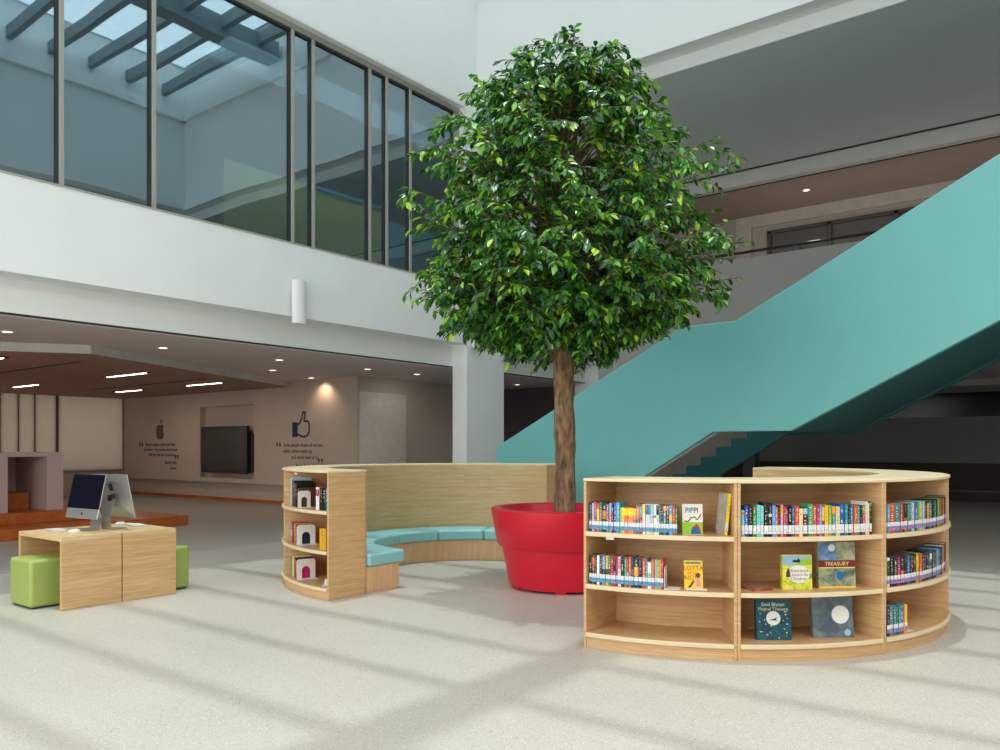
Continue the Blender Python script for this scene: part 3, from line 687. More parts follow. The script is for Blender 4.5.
# colourful classics
o, sub, F = face_book(RR, 1.93, 44.9, SH[1], .205, .235, .035, 3, 'colourful picture book with a train and red title on the middle shelf', art_mat('art_meadow', [(0.3, srgb(70, 150, 70)), (0.45, srgb(200, 210, 60)), (0.6, srgb(240, 225, 90)), (0.75, srgb(80, 170, 180))], 14), turn=-6)
flat(sub, 'cover_sky', rect(-.098, .098, .165, .228), P('light blue')); flat(sub, 'cover_hill', [(-.02, .165), (.098, .165), (.098, .215), (.04, .205)], P('lime green'), .0016)
flat(sub, 'cover_panel', disc(.012, .105, .074, .06), P('white'), .002)
flat(sub, 'cover_train', [(-.03, .185), (.02, .182), (.022, .198), (.014, .212), (.0, .2), (-.028, .2)], P('black'), .0024)
flat(sub, 'cover_tree', [(-.075, .085), (-.045, .085), (-.05, .12), (-.06, .15), (-.072, .12)], P('dark green'), .0024)
ctext('Illustrated', .032, F, .012, .118, P('dark red'), o); ctext('Classics for', .030, F, .012, .092, P('dark red'), o); ctext('Children', .032, F, .012, .064, P('dark red'), o)
# tall treasury with a red band
o, sub, F = face_book(RR, 1.93, 53.9, SH[1], .262, .315, .035, 3, 'large picture book with four blue-green pictures and a red title band', art_mat('art_forest', [(0.3, srgb(70, 90, 90)), (0.45, srgb(120, 140, 120)), (0.6, srgb(176, 170, 130)), (0.75, srgb(150, 176, 196))], 12), turn=-12)
flat(sub, 'title_band', rect(-.128, .131, .145, .19), P('dark red')); flat(sub, 'gold_rule', rect(-.128, .131, .136, .143), P('yellow'))
flat(sub, 'cover_picture', rect(-.125, -.003, .194, .31), art_mat('art_moonblue', [(0.3, srgb(60, 96, 150)), (0.6, srgb(120, 160, 206)), (0.75, srgb(190, 206, 220))], 10))
flat(sub, 'cover_moon', disc(-.035, .275, .024), P('white'), .002); flat(sub, 'foot_rule', rect(-.131, .131, 0, .012), P('yellow'))
flat(sub, 'cover_figure', disc(.02, .085, .024, .032), P('blue'), .002)
ctext('TREASURY', .036, F, 0, .155, P('cream'), o, 1.0)
# dark teal treasury
o, sub, F = face_book(RR, 1.92, 40.2, SH[0], .236, .268, .035, 7, 'dark teal picture book with a pale moon and gold flecks on the bottom shelf', art_mat('art_teal', [(0.3, srgb(8, 56, 78)), (0.7, srgb(24, 104, 122))], 9), turn=-3)
flat(sub, 'cover_moon', disc(0, .145, .048), P('white'))
flat(sub, 'cover_flight', [(-.03, .135), (.0, .14), (.035, .155), (.01, .145), (.028, .13), (0, .13)], P('navy'), .002)
random.seed(3)
for k in range(26):
    x = random.uniform(-.1, .1); zz = random.choice([random.uniform(.006, .045 + abs(x) * .5), random.uniform(.05, .2)])
    flat(sub, 'gold_fleck', disc(x, zz, random.uniform(.002, .0055), n=7), P('cream') if zz > .09 else P('yellow'), .0022)
ctext('Enid Blyton', .034, F, 0, .226, P('white'), o); ctext('Magical Treasury', .031, F, 0, .197, P('cream'), o, .95)
# grey book with a white disc
o, sub, F = face_book(RR, 1.92, 53.3, SH[0], .288, .29, .035, 7, 'slate grey picture book with a large white disc on the bottom shelf', art_mat('art_slate', [(0.3, srgb(70, 88, 100)), (0.55, srgb(104, 120, 126)), (0.75, srgb(146, 156, 152))], 7), turn=-12)
flat(sub, 'white_disc', disc(.055, .155, .062), P('cream' if False else 'white')); flat(sub, 'award_seal', disc(.1, .034, .022), P('light blue'), .002)
flat(sub, 'cover_figure', [(-.11, .05), (-.03, .12), (-.02, .16), (.0, .12), (.06, .05), (.02, .03)], plain('print_slate', srgb(74, 92, 112), .4), .0014)

# books in the bench end unit
def lrow(a0, a1, z, items, where, lab=None, dp=.16):
    row(RL, 1.955, a0, a1, z, items, where, 'books in the bench end bookcase', lab, dp=dp, hv=.004)
lrow(30, 19.5, SH[2], [('white', .28, None, 1.2), ('light blue', .275, None, .7), ('black', .255, ('navy', .85, .98), 1.6), ('brown', .24, None, 1), ('black', .24, None, 1), ('brown', .19, None, 1)], 'behind the bookend atop the bench unit', dp=.2)
lrow(8.2, 2.6, SH[2], [('white', .215, ('red', .62, .9), 1.5), ('black', .215, None, 1.2), ('black', .21, None, 1.2), ('teal', .215, None, .7)], 'by the end panel atop the bench unit', dp=.17)
lrow(30, 20.5, SH[1], [('sky blue', .2, None, 1), ('red', .21, ('white', .3, .6), 1), ('navy', .2, None, 1), ('blue', .205, None, 1.1), ('orange', .2, None, .8), ('navy', .19, None, 1.4)], 'behind the middle bookend of the bench unit', dp=.17)
lrow(6.4, 3.2, SH[1], [('yellow', .2, None, 1)], 'alone beside the end panel on the middle shelf', dp=.15)
lrow(30, 20.5, SH[0], [('sky blue', .19, None, 1), ('navy', .2, None, 1), ('cream', .205, None, 1), ('yellow', .2, None, .8), ('brown', .2, None, 1), ('magenta', .18, None, 1.2)], 'behind the bottom bookend of the bench unit', dp=.17)
def lbookend(a, z, w, h, label):
    Mx = RL.frame(1.965, a, z + .001); bookend(Mx, w, h, label, WHITE_PLASTIC)
lbookend(19.2, SH[2], .13, .16, 'white arched bookend on the top shelf of the bench end unit')
lbookend(20.2, SH[1], .19, .19, 'white arched bookend on the middle shelf of the bench end unit')
lbookend(20.2, SH[0], .19, .19, 'white arched bookend on the bottom shelf of the bench end unit')
Mx = RL.frame(1.93, 4.2, SH[0] + .001)
t = thing('card_holder', 'small clear card holder on the bottom shelf by the bench end panel', 'card holder', Mx.translation)
MB().obox(Mx @ Matrix.Translation((0, 0, .004)), .03, .025, .004).build('base', ACRYLIC, t)
MB().obox(Mx @ Matrix.Translation((0, .005, .035)) @ Matrix.Rotation(radians(-12), 4, 'X'), .028, .002, .028).build('plate', ACRYLIC, t)

# ------------------------------------------------------------------ planter and tree
PX, PY = 6.85, 4.49
pl = thing('planter', 'large round red two-tier plastic planter between the curved bookcases', 'planter', (PX, PY, 0))
MB().lathe([(.52, .022), (.545, .03), (.555, .055), (.628, .425), (.60, .43), (.30, .43)], (PX, PY, 0), 72).build('lower_body', RED, pl, smooth=True)
MB().lathe([(.60, .425), (.655, .425), (.672, .44), (.735, .775), (.735, .795), (.725, .805), (.655, .805), (.645, .795), (.62, .62), (.60, .60)], (PX, PY, 0), 72, closed=True).build('upper_body', RED, pl, smooth=True)
MB().lathe([(.01, .60), (.618, .60), (.618, .57), (.01, .57)], (PX, PY, 0), 48).build('soil', SOIL, pl)
for k in range(6):
    a = k * pi / 3 + .55
    MB().obox(Matrix.Translation((PX + .485 * cos(a), PY + .485 * sin(a), .016)) @ Matrix.Rotation(a, 4, 'Z'), .045, .05, .016).build('foot', RED, pl, bevel=.006)
TX, TY = 6.872, 4.494
tr = thing('fig_tree', 'tall bushy indoor fig tree with glossy green leaves in the red planter', 'tree', (TX, TY, .6))
tp = []; rad_ = []
for i in range(26):
    z = .58 + i * .105
    tp.append((TX + .02 * sin(z * 2.3), TY + .018 * cos(z * 1.9), z)); rad_.append(.104 + .006 * sin(z * 9) + (.02 if z < .7 else 0) - max(0, z - 2.2) * .05)
mbt = MB().tube(tp, rad_, 18)
random.seed(2)
mbt.v = [tuple(Vector(p) + Vector((p[0] - TX, p[1] - TY, 0)) * random.uniform(-.07, .07)) for p in mbt.v]
mbt.build('trunk', BARK, tr, smooth=True)

ZP = [2.36, 2.47, 2.58, 2.77, 3.0, 3.19, 3.37, 3.6, 3.7, 3.93, 4.16, 4.39, 4.48, 4.67, 4.85, 5.0, 5.18, 5.36, 5.45, 5.6]
RLf = [.42, .86, 1.20, 1.50, 1.58, 1.58, 1.56, 1.56, 1.58, 1.58, 1.56, 1.45, 1.34, 1.26, 1.08, 1.0, .62, .62, .36, .12]
RRt = [.35, .68, 1.02, 1.52, 1.58, 1.68, 1.72, 1.68, 1.66, 1.74, 1.76, 1.58, 1.40, 1.16, 1.10, 1.0, .84, .70, .64, .35]
rdir = np.array([sin(PHI), -cos(PHI)])
def crown_r(z, az):
    c = cos(az) * rdir[0] + sin(az) * rdir[1]; f = (c + 1) / 2
    return float(np.interp(z, ZP, RLf) * (1 - f) + np.interp(z, ZP, RRt) * f)
LV = []; LF = []; LT = []
br = MB()
def unit(v): return v / (np.linalg.norm(v) + 1e-9)
GREENS = [np.array(srgb(46, 90, 36)), np.array(srgb(64, 116, 40)), np.array(srgb(30, 68, 38)), np.array(srgb(98, 150, 42)), np.array(srgb(146, 180, 50)), np.array(srgb(22, 54, 38))]
GW = [.24, .22, .22, .14, .07, .11]
def leaf(p, d, nrm, L, W, tint):
    s = unit(np.cross(d, nrm)); nrm = unit(np.cross(s, d)); n = len(LV)
    pts = [(0, 0, 0), (.22, .34, .05), (.55, .50, .07), (.82, .26, .0), (1.0, 0, -.10), (.82, -.26, .0), (.55, -.50, .07), (.22, -.34, .05), (.3, 0, -.01), (.62, 0, -.02)]
    for a, b, c in pts: LV.append(p + d * L * a + s * W * b + nrm * (L * c))
    LF.extend([(n, n + 8, n + 1), (n + 1, n + 8, n + 9, n + 2), (n + 2, n + 9, n + 4, n + 3), (n, n + 7, n + 8), (n + 7, n + 6, n + 9, n + 8), (n + 6, n + 5, n + 4, n + 9)])
    LT.extend([tint] * len(pts))
def twig(p0, p1, sag, nl, t0, bias):
    mid = (p0 + p1) / 2 + np.array([0, 0, sag]); pts = []
    for k in range(9):
        t = k / 8; pts.append((1 - t) ** 2 * p0 + 2 * t * (1 - t) * mid + t * t * p1)
    for k in range(nl):
        t = t0 + (1 - t0) * (k + rng.random() * .7) / nl; f = min(7.99, t * 8); i = int(f)
        p = pts[i] + (pts[i + 1] - pts[i]) * (f - i); td = unit(pts[i + 1] - pts[i])
        side = unit(np.cross(td, [0, 0, 1.0]) + rng.normal(0, .1, 3)) * (1 if k % 2 else -1)
        d = unit(td * rng.uniform(.35, .8) + side * rng.uniform(.3, .9) + np.array([0, 0, -rng.uniform(.1, .85)]) + rng.normal(0, .2, 3))
        nrm = np.array([0, 0, 1.0]) + rng.normal(0, .36, 3) + bias * .30
        L = rng.uniform(.074, .118)
        g = GREENS[rng.choice(6, p=GW)] * rng.uniform(1.1, 2.1)
        leaf(p + rng.normal(0, .008, 3), d, nrm, L, L * rng.uniform(.42, .52), g)
    return pts
AX = np.array([TX, TY, 0.0])
NS = 370
for i in range(NS):
    f = (i + .5) / NS
    z = np.interp((f * 1.0), [0, .10, .30, .52, .72, .88, 1.0], [2.42, 2.68, 3.12, 3.70, 4.35, 5.0, 5.48])
    az = i * 2.39996 + rng.normal(0, .25)
    lump = 1 + .05 * sin(3 * az + z * 3.1) + .07 * sin(4 * az - z * 8.5)
    rr = crown_r(z, az) * min(1.06, lump) * (rng.uniform(.76, 1.06) if i % 3 else rng.uniform(.35, .75))
    tip = AX + np.array([cos(az) * rr, sin(az) * rr, z + .02])
    zs = max(2.34, z - .25 - .55 * rr * rng.uniform(.6, 1.0)) if z < 4.6 else z - .6
    st0 = AX + np.array([rng.normal(0, .03), rng.normal(0, .03), zs])
    out = np.array([cos(az), sin(az), 0.0])
    path = twig(st0, tip, .16 * rr + .03, 30, .42, out)
    br.tube([tuple(q) for q in path], [.010 * (1 - .8 * k / 8) + .002 for k in range(9)], 4)
    for s_ in range(4):
        bp = path[4 + s_]; ang_ = az + rng.choice([-1, 1]) * rng.uniform(.35, 1.1)
        ln = rng.uniform(.26, .42)
        e = bp + np.array([cos(ang_) * ln, sin(ang_) * ln, rng.uniform(-.24, .04)])
        er = math.hypot(e[0] - TX, e[1] - TY); lim = crown_r(min(max(e[2], 2.4), 5.66), ang_) * 1.05
        if er > lim: e[:2] = AX[:2] + (e[:2] - AX[:2]) * lim / er
        e[2] = min(e[2], 5.68)
        pp = twig(bp, e, .05, 16, .12, out); br.tube([tuple(q) for q in pp[::2]], .0035, 3)
# one long bough reaching out towards the stair
for (rr, z, dz) in ((1.86, 3.42, .05), (1.80, 3.52, .1), (1.72, 3.34, -.05)):
    az = atan2(rdir[1], rdir[0]) + rng.normal(0, .12)
    tip = AX + np.array([cos(az) * rr, sin(az) * rr, z]); path = twig(AX + np.array([0, 0, 2.9]), tip, .28, 44, .4, np.array([cos(az), sin(az), 0]))
    br.tube([tuple(q) for q in path], [.013 * (1 - .75 * k / 8) + .003 for k in range(9)], 4)
# leaders inside the crown
for k in range(7):
    a = k * 2.4; top = 4.9 if k < 3 else 4.2
    rr = .25 + .1 * k
    br.tube([(TX, TY, 2.25), (TX + cos(a) * rr * .35, TY + sin(a) * rr * .35, 2.9), (TX + cos(a) * rr * .7, TY + sin(a) * rr * .7, 3.7), (TX + cos(a) * rr, TY + sin(a) * rr, top)], [.055, .04, .028, .01], 8)
br.build('branches', plain('pale_branch_bark', srgb(112, 94, 66), .85, .2, 20), tr, smooth=True)
me = bpy.data.meshes.new('foliage'); org = np.array([TX, TY, .6])
me.from_pydata([tuple(p - org) for p in LV], [], LF); me.update()
ca_ = me.color_attributes.new('tint', 'FLOAT_COLOR', 'POINT')
buf = np.ones((len(LV), 4), dtype=np.float32); buf[:, :3] = np.array(LT); ca_.data.foreach_set('color', buf.ravel())
for p in me.polygons: p.use_smooth = True
fo = bpy.data.objects.new('foliage', me); COL.objects.link(fo); fo.parent = tr; me.materials.append(LEAF)

# ------------------------------------------------------------------ computer desks, stools, computers
def desk(x0, x1, label, open_at):
    t = thing('computer_desk', label, 'desk', ((x0 + x1) / 2, 7.72, 0), 'pair of oak computer desks')
    MB().box(x0, x1, 7.23, 8.12, .595, .635).build('desk_top', wood('pale_oak_top', srgb(210, 174, 128), srgb(230, 200, 156)), t, bevel=.003)
    for y in (7.23, 8.08): MB().box(x0, x1, y, y + .04, 0, .595).build('side_panel', OAK, t, bevel=.002)
    x = x1 - .03 if open_at < 0 else x0
    MB().box(x, x + .03, 7.27, 8.08, 0, .595).build('back_panel', OAK, t)
desk(3.14, 3.665, 'low oak computer desk with knee space over the near lime stool', -1)
desk(3.675, 4.20, 'low oak computer desk joined behind the first, away from the bench', 1)
def stool(x, y, label):
    t = thing('cube_stool', label, 'stool', (x, y, 0), 'lime green cube stools')
    MB().box(x - .215, x + .215, y - .215, y + .215, .012, .43).build('upholstery', LIME, t, bevel=.03, segs=4, smooth=True)
    MB().box(x - .19, x + .19, y - .19, y + .19, 0, .014).build('base', BLACK, t)
stool(3.20, 7.70, 'lime green cube stool half under the open desk end')
stool(4.225, 7.60, 'lime green cube stool tucked at the far desk end, mostly hidden')

APPLE = [(0, .36), (.12, .42), (.25, .43), (.36, .38), (.42, .30), (.36, .24), (.32, .14), (.33, .02), (.39, -.08), (.46, -.12), (.42, -.25), (.33, -.40), (.22, -.50), (.12, -.50), (0, -.45), (-.12, -.50), (-.22, -.50),
         (-.34, -.38), (-.43, -.2), (-.47, 0), (-.45, .2), (-.37, .35), (-.25, .43), (-.12, .42)]
LEAFP = [(.02, .48), (.04, .62), (.14, .74), (.24, .78), (.22, .64), (.13, .53)]
def logo(mb, M, s, t=.001):
    """flat emblem; M has x right, y up, z out"""
    for poly in (APPLE, LEAFP): mb.prism([(a * s, b * s) for a, b in poly], 0, t, lambda a, b, d: M @ Vector((a, b, d)))
    return mb
def computer(cx, cy, face, label, tiltdeg=12):
    """face: unit 2-D vector the screen looks along; (cx, cy) centre of the screen"""
    f = Vector((face[0], face[1], 0)).normalized(); zc = .955; w, h = .528, .42
    t = thing('desktop_computer', label, 'computer', (cx - f.x * .1, cy - f.y * .1, .635), 'aluminium all-in-one computers')
    X = Vector((0, 0, 1)).cross(f) * 1.0            # right as seen by the user
    B = Matrix((( X.x, 0, f.x, cx), (X.y, 0, f.y, cy), (0, 1, 0, zc), (0, 0, 0, 1)))
    M = B @ Matrix.Rotation(-radians(tiltdeg), 4, 'X')
    body = MB().obox(M @ Matrix.Translation((0, 0, -.006)), w / 2, h / 2, .006)
    n = 20; vs = []
    body.add([M @ Vector(p) for p in ((-.25, -.19, -.012), (.25, -.19, -.012), (.25, .19, -.012), (-.25, .19, -.012), (-.12, -.1, -.034), (.12, -.1, -.034), (.12, .14, -.030), (-.12, .14, -.030))],
             [(0, 1, 2, 3), (4, 5, 6, 7), (0, 1, 5, 4), (1, 2, 6, 5), (2, 3, 7, 6), (3, 0, 4, 7)])
    body.build('display_body', ALU, t, bevel=.004)
    MB().obox(M @ Matrix.Translation((0, .046, .0008)), w / 2 - .002, h / 2 - .048, .0008).build('screen', SCREEN, t)
    logo(MB(), M @ Matrix.Translation((0, -.165, .0005)), .026).build('front_emblem', BLACK, t)
    logo(MB(), M @ Matrix.Translation((0, .092, -.0315)) @ Matrix.Rotation(pi, 4, 'Y'), .075, .004).build('back_emblem', BLACK, t)
    s0 = B @ Vector((0, -.03, -.055)); s1 = B @ Vector((0, -.21, -.115)); s2 = B @ Vector((0, -.314, -.09)); s3 = B @ Vector((0, -.314, .07))
    xv = X * .085; st_ = MB()
    def ply(pts, th):
        vs = []; 
        for p in pts: vs += [p - xv, p + xv]
        off = Vector((0, 0, th)); m = len(vs); vs += [v + off for v in vs]; fs = []
        for i in range(len(pts) - 1):
            a = 2 * i; fs += [(a, a + 1, a + 3, a + 2), (m + a, m + a + 2, m + a + 3, m + a + 1), (a, a + 2, m + a + 2, m + a), (a + 1, m + a + 1, m + a + 3, a + 3)]
        fs += [(0, m, m + 1, 1), (m - 2, m - 1, 2 * m - 1, 2 * m - 2)]
        st_.add(vs, fs)
    ply([s0, s1, s2, s3], .006)
    st_.build('stand', ALU, t)
    MB().obox(B @ Matrix.Translation((0, -.025, -.045)), .03, .03, .02).build('hinge', BLACK, t, bevel=.003)
    return t
wv = Vector((.365, .93))
computer(3.555, 7.70, (-.996, -.09), 'silver all-in-one computer with its black screen facing the near stool')
computer(3.81, 7.63, (.996, .09), 'silver all-in-one computer turned away, its back and emblem showing')
KEYS = art_mat('key_grid', [(0.0, (0.82, 0.82, 0.82)), (1.0, (0.74, 0.74, 0.74))], 55, 'vor')
def kb(x, y, ang, label):
    t = thing('keyboard', label, 'keyboard', (x, y, .635), 'white computer keyboards', rot=(0, 0, ang))
    M = Matrix.Translation((x, y, .635)) @ Matrix.Rotation(ang, 4, 'Z')
    MB().obox(M @ Matrix.Translation((0, 0, .004)), .07, .145, .004).build('case', ALU, t, bevel=.002)
    MB().obox(M @ Matrix.Translation((0, 0, .009)), .064, .14, .0012).build('keys', KEYS, t)
def mouse(x, y, ang, label):
    t = thing('computer_mouse', label, 'mouse', (x, y, .635), 'white computer mice', rot=(0, 0, ang))
    M = Matrix.Translation((x, y, .635)) @ Matrix.Rotation(ang, 4, 'Z') @ Matrix.Diagonal((.055, .03, .028, 1))
    MB().lathe([(.90, 0), (1.0, .12), (.97, .4), (.80, .72), (.5, .93), (.05, 1.0)], M=M, n=24).build('shell', WHITE_PLASTIC, t, smooth=True)
kb(3.38, 7.90, -.12, 'white keyboard lying by the open desk end, in front of the black screen')
mouse(3.42, 7.62, .1, 'white mouse next to the keyboard at the open desk end')
kb(4.09, 7.78, -.2, 'white keyboard on the far half of the desks, behind the computers')
mouse(4.04, 8.0, .1, 'white mouse beside the keyboard on the far half of the desks')

# ------------------------------------------------------------------ stage, booth, screen wall fittings
t = thing('stage_platform', 'two-step orange stained wooden platform behind the computer desks', 'platform', (2, 14, 0))
MB().prism([(-4.9, 12.6), (8.0, 13.35), (8.0, 23.6), (-4.9, 23.6)], 0, .18, lambda a, b, d: (a, b, d)).build('lower_step', ORANGE_WOOD, t, bevel=.01)
MB().prism([(-4.9, 13.1), (6.75, 14.0), (6.75, 23.5), (-4.9, 23.5)], .18, .36, lambda a, b, d: (a, b, d)).build('upper_step', ORANGE_WOOD, t, bevel=.01)
t = thing('reading_booth', 'dusty pink box booth with an open recess standing on the wooden platform', 'booth', (5.2, 14.7, .36))
MB().box(3.6, 5.33, 14.2, 15.6, .36, 1.26).box(5.93, 6.19, 14.2, 15.6, .36, 1.26).box(3.6, 6.19, 14.2, 15.6, 1.26, 1.33).box(5.33, 5.93, 15.45, 15.6, .36, 1.26).build('shell', PINK_BOOTH, t)
MB().box(5.33, 5.86, 14.75, 15.45, .36, .64).build('inner_step', ORANGE_WOOD, t)
t = thing('low_partition', 'cream and mauve low partition standing behind the pink booth', 'partition', (7, 17, .36))
MB().box(6.3, 6.7, 16.5, 16.6, .36, 1.0).build('panel', PINK_BOOTH, t)

tv = thing('television', 'large black flat television in the recess of the screen wall', 'television', (12.1, 18.4, .75))
MB().box(11.98, 12.06, 17.34, 19.40, .745, 1.955).build('bezel', BLACK, tv, bevel=.01)
MB().box(11.974, 11.981, 17.42, 19.32, .83, 1.88).build('screen', TVGLASS, tv)
MB().box(12.06, 12.25, 17.5, 19.1, 1.0, 1.8).build('mount', BLACK, tv)
MB().box(12.06, 12.14, 17.22, 17.34, .78, 1.75).build('side_box', BLACK, tv)

WX = 12.098
def wallM(v, z): return Matrix(((0, 0, -1, WX), (-1, 0, 0, v), (0, 1, 0, z), (0, 0, 0, 1)))
d1 = logo(MB(), wallM(21.67, 1.86), .46, .004).build('wall_emblem', GREY_INK)
tag(d1, 'dark grey apple emblem on the screen wall above a navy quotation', 'wall decal')
q = thing('wall_quotation', 'navy quotation in three lines beneath the apple emblem on the wall', 'wall lettering', (WX, 21.7, 1.3))
for k, (s_, v) in enumerate((('Have the courage to follow your heart', 22.50), ('and intuition. They somehow already know', 22.58), ('what you truly want to become.', 22.30))):
    text('lettering', s_, .14, wallM(v, 1.45 - k * .145), NAVY_INK, q, extrude=.002, squeeze=.74 if k < 2 else .76)
text('quote_lettering', '\u201c', .62, wallM(22.86, 1.16), NAVY_INK, q, extrude=.002); text('quote_lettering', '\u201d', .62, wallM(20.94, .78), NAVY_INK, q, extrude=.002)
text('lettering', 'Steve Jobs', .15, wallM(21.42, .94), NAVY_INK, q, extrude=.002); text('lettering', 'Apple Inc.', .09, wallM(21.15, .80), NAVY_INK, q, extrude=.002)
q = thing('wall_quotation', 'brown quotation in three lines beneath the thumbs-up emblem on the wall', 'wall lettering', (WX, 15.4, 1.3))
for k, (s_, v) in enumerate((('Some people dream of success\u2026', 16.02), ('while others wake up', 16.03), ('and work hard at it', 15.72))):
    text('lettering', s_, .135, wallM(v, 1.425 - k * .145), BROWN_INK, q, extrude=.002, squeeze=.86 if k == 0 else .92)
text('quote_lettering', '\u201c', .52, wallM(16.32, 1.20), BROWN_INK, q, extrude=.002); text('quote_lettering', '\u201d', .52, wallM(14.76, 0.80), BROWN_INK, q, extrude=.002)
text('lettering', 'Mark Zuckerberg', .13, wallM(15.55, .93), BROWN_INK, q, extrude=.002, squeeze=.9)
th = MB(); M = wallM(15.36, 1.95); S = .0024
def TP(x, y): return ((x - 388) * S * 1.22, (300 - y) * S * .83)
th.prism([TP(280, 445), TP(350, 445), TP(350, 270), TP(280, 270)], 0, .004, lambda a, b, d: M @ Vector((a, b, d)))
hand = [(350, 300), (375, 280), (400, 225), (415, 155), (445, 155), (441, 200), (432, 260), (478, 260), (494, 285), (494, 390), (472, 428), (440, 443), (400, 440), (370, 420), (350, 415)]
pts = [TP(*p) for p in hand]; w_ = .0235
for (a, b) in zip(pts[:-1], pts[1:]):
    d = (Vector(b) - Vector(a)); n_ = Vector((-d.y, d.x)).normalized() * w_
    th.prism([(a[0] + n_.x, a[1] + n_.y), (b[0] + n_.x, b[1] + n_.y), (b[0] - n_.x, b[1] - n_.y), (a[0] - n_.x, a[1] - n_.y)], 0, .004, lambda x, y, dd: M @ Vector((x, y, dd)))
for p in pts: th.prism(disc(p[0], p[1], w_, n=10), 0, .0042, lambda x, y, dd: M @ Vector((x, y, dd)))
tag(th.build('wall_emblem', NAVY_INK), 'navy thumbs-up hand emblem on the screen wall above a brown quotation', 'wall decal')

# wall speakers
def speaker(x, z0, z1, label):
    t = thing('wall_speaker', label, 'speaker', (x, VW, z0), 'white column speakers'); prof_ = []
    for k in range(17): a = -pi / 2 + pi * k / 16; prof_.append((.115 * sin(a), -.08 - .07 * cos(a)))
    poly = [(-.115, 0 - .05)] + prof_ + [(.115, -.05)]
    MB().prism(poly, z0, z1, lambda a, b, d: (x + a, VW + b, d)).build('cabinet', WHITE_PLASTIC, t, smooth=True)
    MB().box(x - .05, x + .05, VW - .06, VW, z0 + .12, z0 + .2).box(x - .05, x + .05, VW - .06, VW, z1 - .2, z1 - .12).build('bracket', WHITE_PLASTIC, t)
speaker(7.55, 3.25, 3.89, 'white column loudspeaker on the wall below the wide windows')
speaker(11.72, 3.30, 3.94, 'white column loudspeaker over the pillar, partly behind the tree')

# ceiling lights
LENS = emit('downlight_lens', (1.0, 0.86, 0.70), 3.2)
BAR = emit('linear_light_lens', (1.0, 0.90, 0.72), 7.0)
def downlight(x, y, z, label):
    t = thing('downlight', label, 'ceiling light', (x, y, z), 'recessed round downlights')
    MB().lathe([(.085, z - .01), (.09, z), (.065, z), (.065, z - .01)], (x, y, 0), 24, closed=True).build('trim_ring', WHITE_PLASTIC, t, smooth=True)
    MB().lathe([(.065, z - .008), (.065, z - .002)], (x, y, 0), 20).build('lens', LENS, t)
for x, y, d in ((4.5, 12.0, 'above the computer desks, first in the edge row'), (6.75, 12.0, 'before the kink of the lowered ceiling'), (8.97, 12.0, 'in the edge row, above the television'), (10.08, 13.7, 'alone behind the edge row'),
                (11.12, 12.0, 'in the edge row, above the pale wall panel'), (12.56, 12.0, 'at the end of the edge row by the pillar'), (11.75, 14.55, 'close to the wall above the thumbs-up emblem'), (16.2, 12.0, 'in the dark corridor past the pillar')):
    downlight(x, y, 3.0, 'small round ceiling downlight ' + d)
downlight(18.6, 5.6, 7.262, 'small round ceiling downlight in the brown gallery ceiling upstairs')
for x, y0, y1, d in ((8.02, 14.9, 16.4, 'nearest the kinked fascia'), (10.35, 19.45, 20.7, 'above the apple emblem'), (8.0, 19.65, 20.95, 'above the blinds'), (10.28, 15.85, 17.2, 'above the television'), (5.25, 14.2, 15.4, 'above the pink booth')):
    t = thing('linear_light', 'slim glowing ceiling light bar ' + d, 'ceiling light', (x, (y0 + y1) / 2, 2.87), 'linear ceiling lights')
    MB().box(x - .07, x + .07, y0 - .08, y1 + .08, 2.855, 2.87).build('housing', plain('dark_light_housing', (.08, .05, .04), .6), t)
    MB().box(x - .026, x + .026, y0, y1, 2.845, 2.856).build('diffuser', BAR, t)

# ------------------------------------------------------------------ light
def area(name, loc, sx, sy, power, col, rot=(0, 0, 0)):
    l = bpy.data.lights.new(name, 'AREA'); l.shape = 'RECTANGLE'; l.size = sx; l.size_y = sy; l.energy = power; l.color = col
    o = bpy.data.objects.new(name, l); COL.objects.link(o); o.location = loc; o.rotation_euler = rot; return o
def spot(name, loc, power, col, angle=100, blend=.6, target=None, size=.05):
    l = bpy.data.lights.new(name, 'SPOT'); l.energy = power; l.color = col; l.spot_size = radians(angle); l.spot_blend = blend; l.shadow_soft_size = size
    o = bpy.data.objects.new(name, l); COL.objects.link(o); o.location = loc
    if target: o.rotation_euler = (Vector(target) - Vector(loc)).to_track_quat('-Z', 'Y').to_euler()
    return o
area('sky_over_atrium', (3.4, 4.8, 11.6), 16.6, 9.7, 1040, (0.965, 0.99, 1.0))
sl = bpy.data.lights.new('sun', 'SUN'); sl.energy = 1.7; sl.angle = radians(1.0); sl.color = (1, 0.97, 0.90)
so = bpy.data.objects.new('sun', sl); COL.objects.link(so); so.rotation_euler = Vector((-.02, -.10, -1)).to_track_quat('-Z', 'Y').to_euler()
area('gallery_fill', (2.5, -4.6, 7.8), 12, 6, 760, (1, 0.97, 0.93))  # added fill from above and behind the camera, no fixture modelled
area('side_fill', (-4.9, 4.5, 3.4), 5, 11, 620, (1, 0.98, 0.95), (0, radians(-90), 0))  # added fill at the back wall, brightens faces turned to the camera
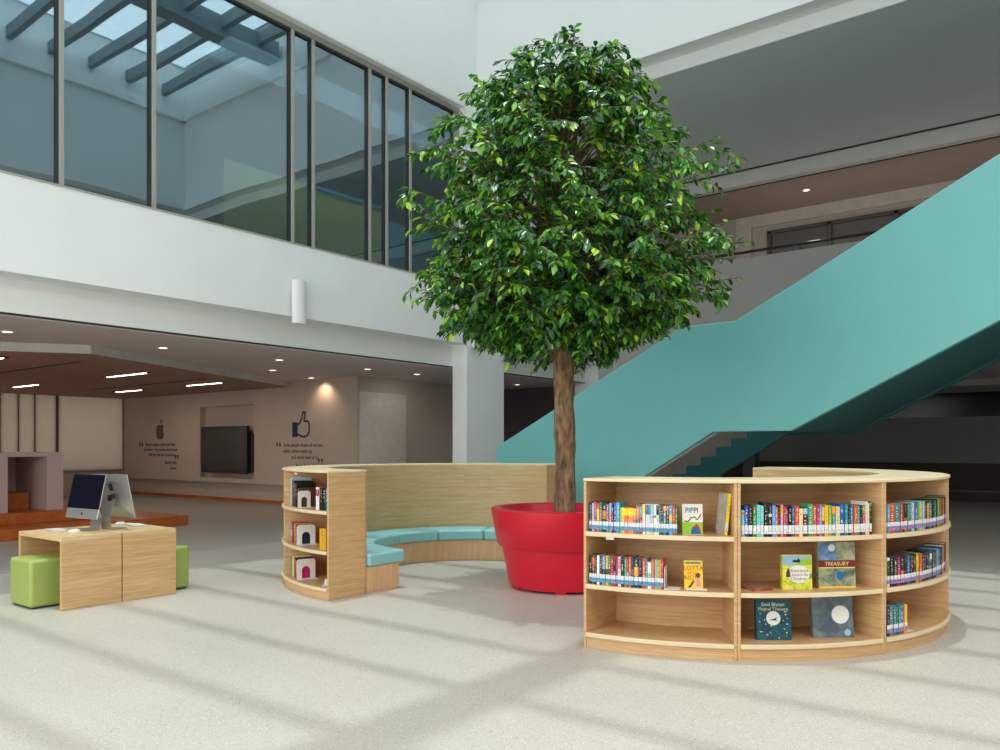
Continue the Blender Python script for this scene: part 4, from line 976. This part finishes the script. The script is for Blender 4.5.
spot('wall_washer', (11.88, 14.45, 2.97), 22, (1, 0.78, 0.55), 130, .8, (12.1, 14.5, 1.6))
spot('passage_lamp', (12.9, 12.0, 2.9), 18, (1, .9, .78), 130, .8, (13.2, 13.4, 1.2))
for x, y in ((4.5, 12.0), (6.75, 12.0), (8.97, 12.0), (11.12, 12.0), (12.56, 12.0)): spot('downlight_lamp', (x, y, 2.96), 9, (1, 0.84, 0.68), 110)
for x, y in ((8.02, 15.6), (10.35, 20.0), (8.0, 20.3), (10.28, 16.5), (5.25, 14.8)): area('linear_lamp', (x, y, 2.84), .08, 1.3, 9, (1, 0.82, 0.62))
area('upper_room_fill', (9.5, 10.9, 7.6), 5, .8, 75, (1, 0.96, 0.9))  # added light so the coloured partitions show through the glass
area('upstairs_fill', (18.6, 0, 5.0), 1.5, 14, 34, (1, .88, .78), (radians(180), 0, 0))  # added upward fill, lifts the brown ceiling and wall upstairs
spot('gallery_lamp', (18.6, 5.6, 7.2), 60, (1, 0.85, 0.7), 130)
area('blind_daylight', (8, 24.3, 1.9), 10, 2.2, 105, (1, .96, .90), (radians(-90), 0, 0))

w = bpy.data.worlds.new('world'); scene.world = w; w.use_nodes = True
bg = w.node_tree.nodes['Background']; bg.inputs[0].default_value = (0.90, 0.95, 1.0, 1); bg.inputs[1].default_value = 0.5

# ------------------------------------------------------------------ camera
cam = bpy.data.cameras.new('camera'); co = bpy.data.objects.new('camera', cam); COL.objects.link(co)
co.location = (0, 0, 1.42); co.rotation_euler = (radians(90), 0, PHI - pi / 2)
cam.sensor_fit = 'HORIZONTAL'; cam.sensor_width = 36; cam.lens = 798 / 1000 * 36
cam.shift_y = (447 - 375) / 1000
cam.clip_start = 0.05; cam.clip_end = 200
scene.camera = co
scene.cycles.use_denoising = True
scene.cycles.max_bounces = 8; scene.cycles.diffuse_bounces = 5; scene.cycles.transparent_max_bounces = 12
scene.cycles.sample_clamp_indirect = 6
scene.view_settings.view_transform = 'Standard'; scene.view_settings.look = 'None'; scene.view_settings.exposure = 0
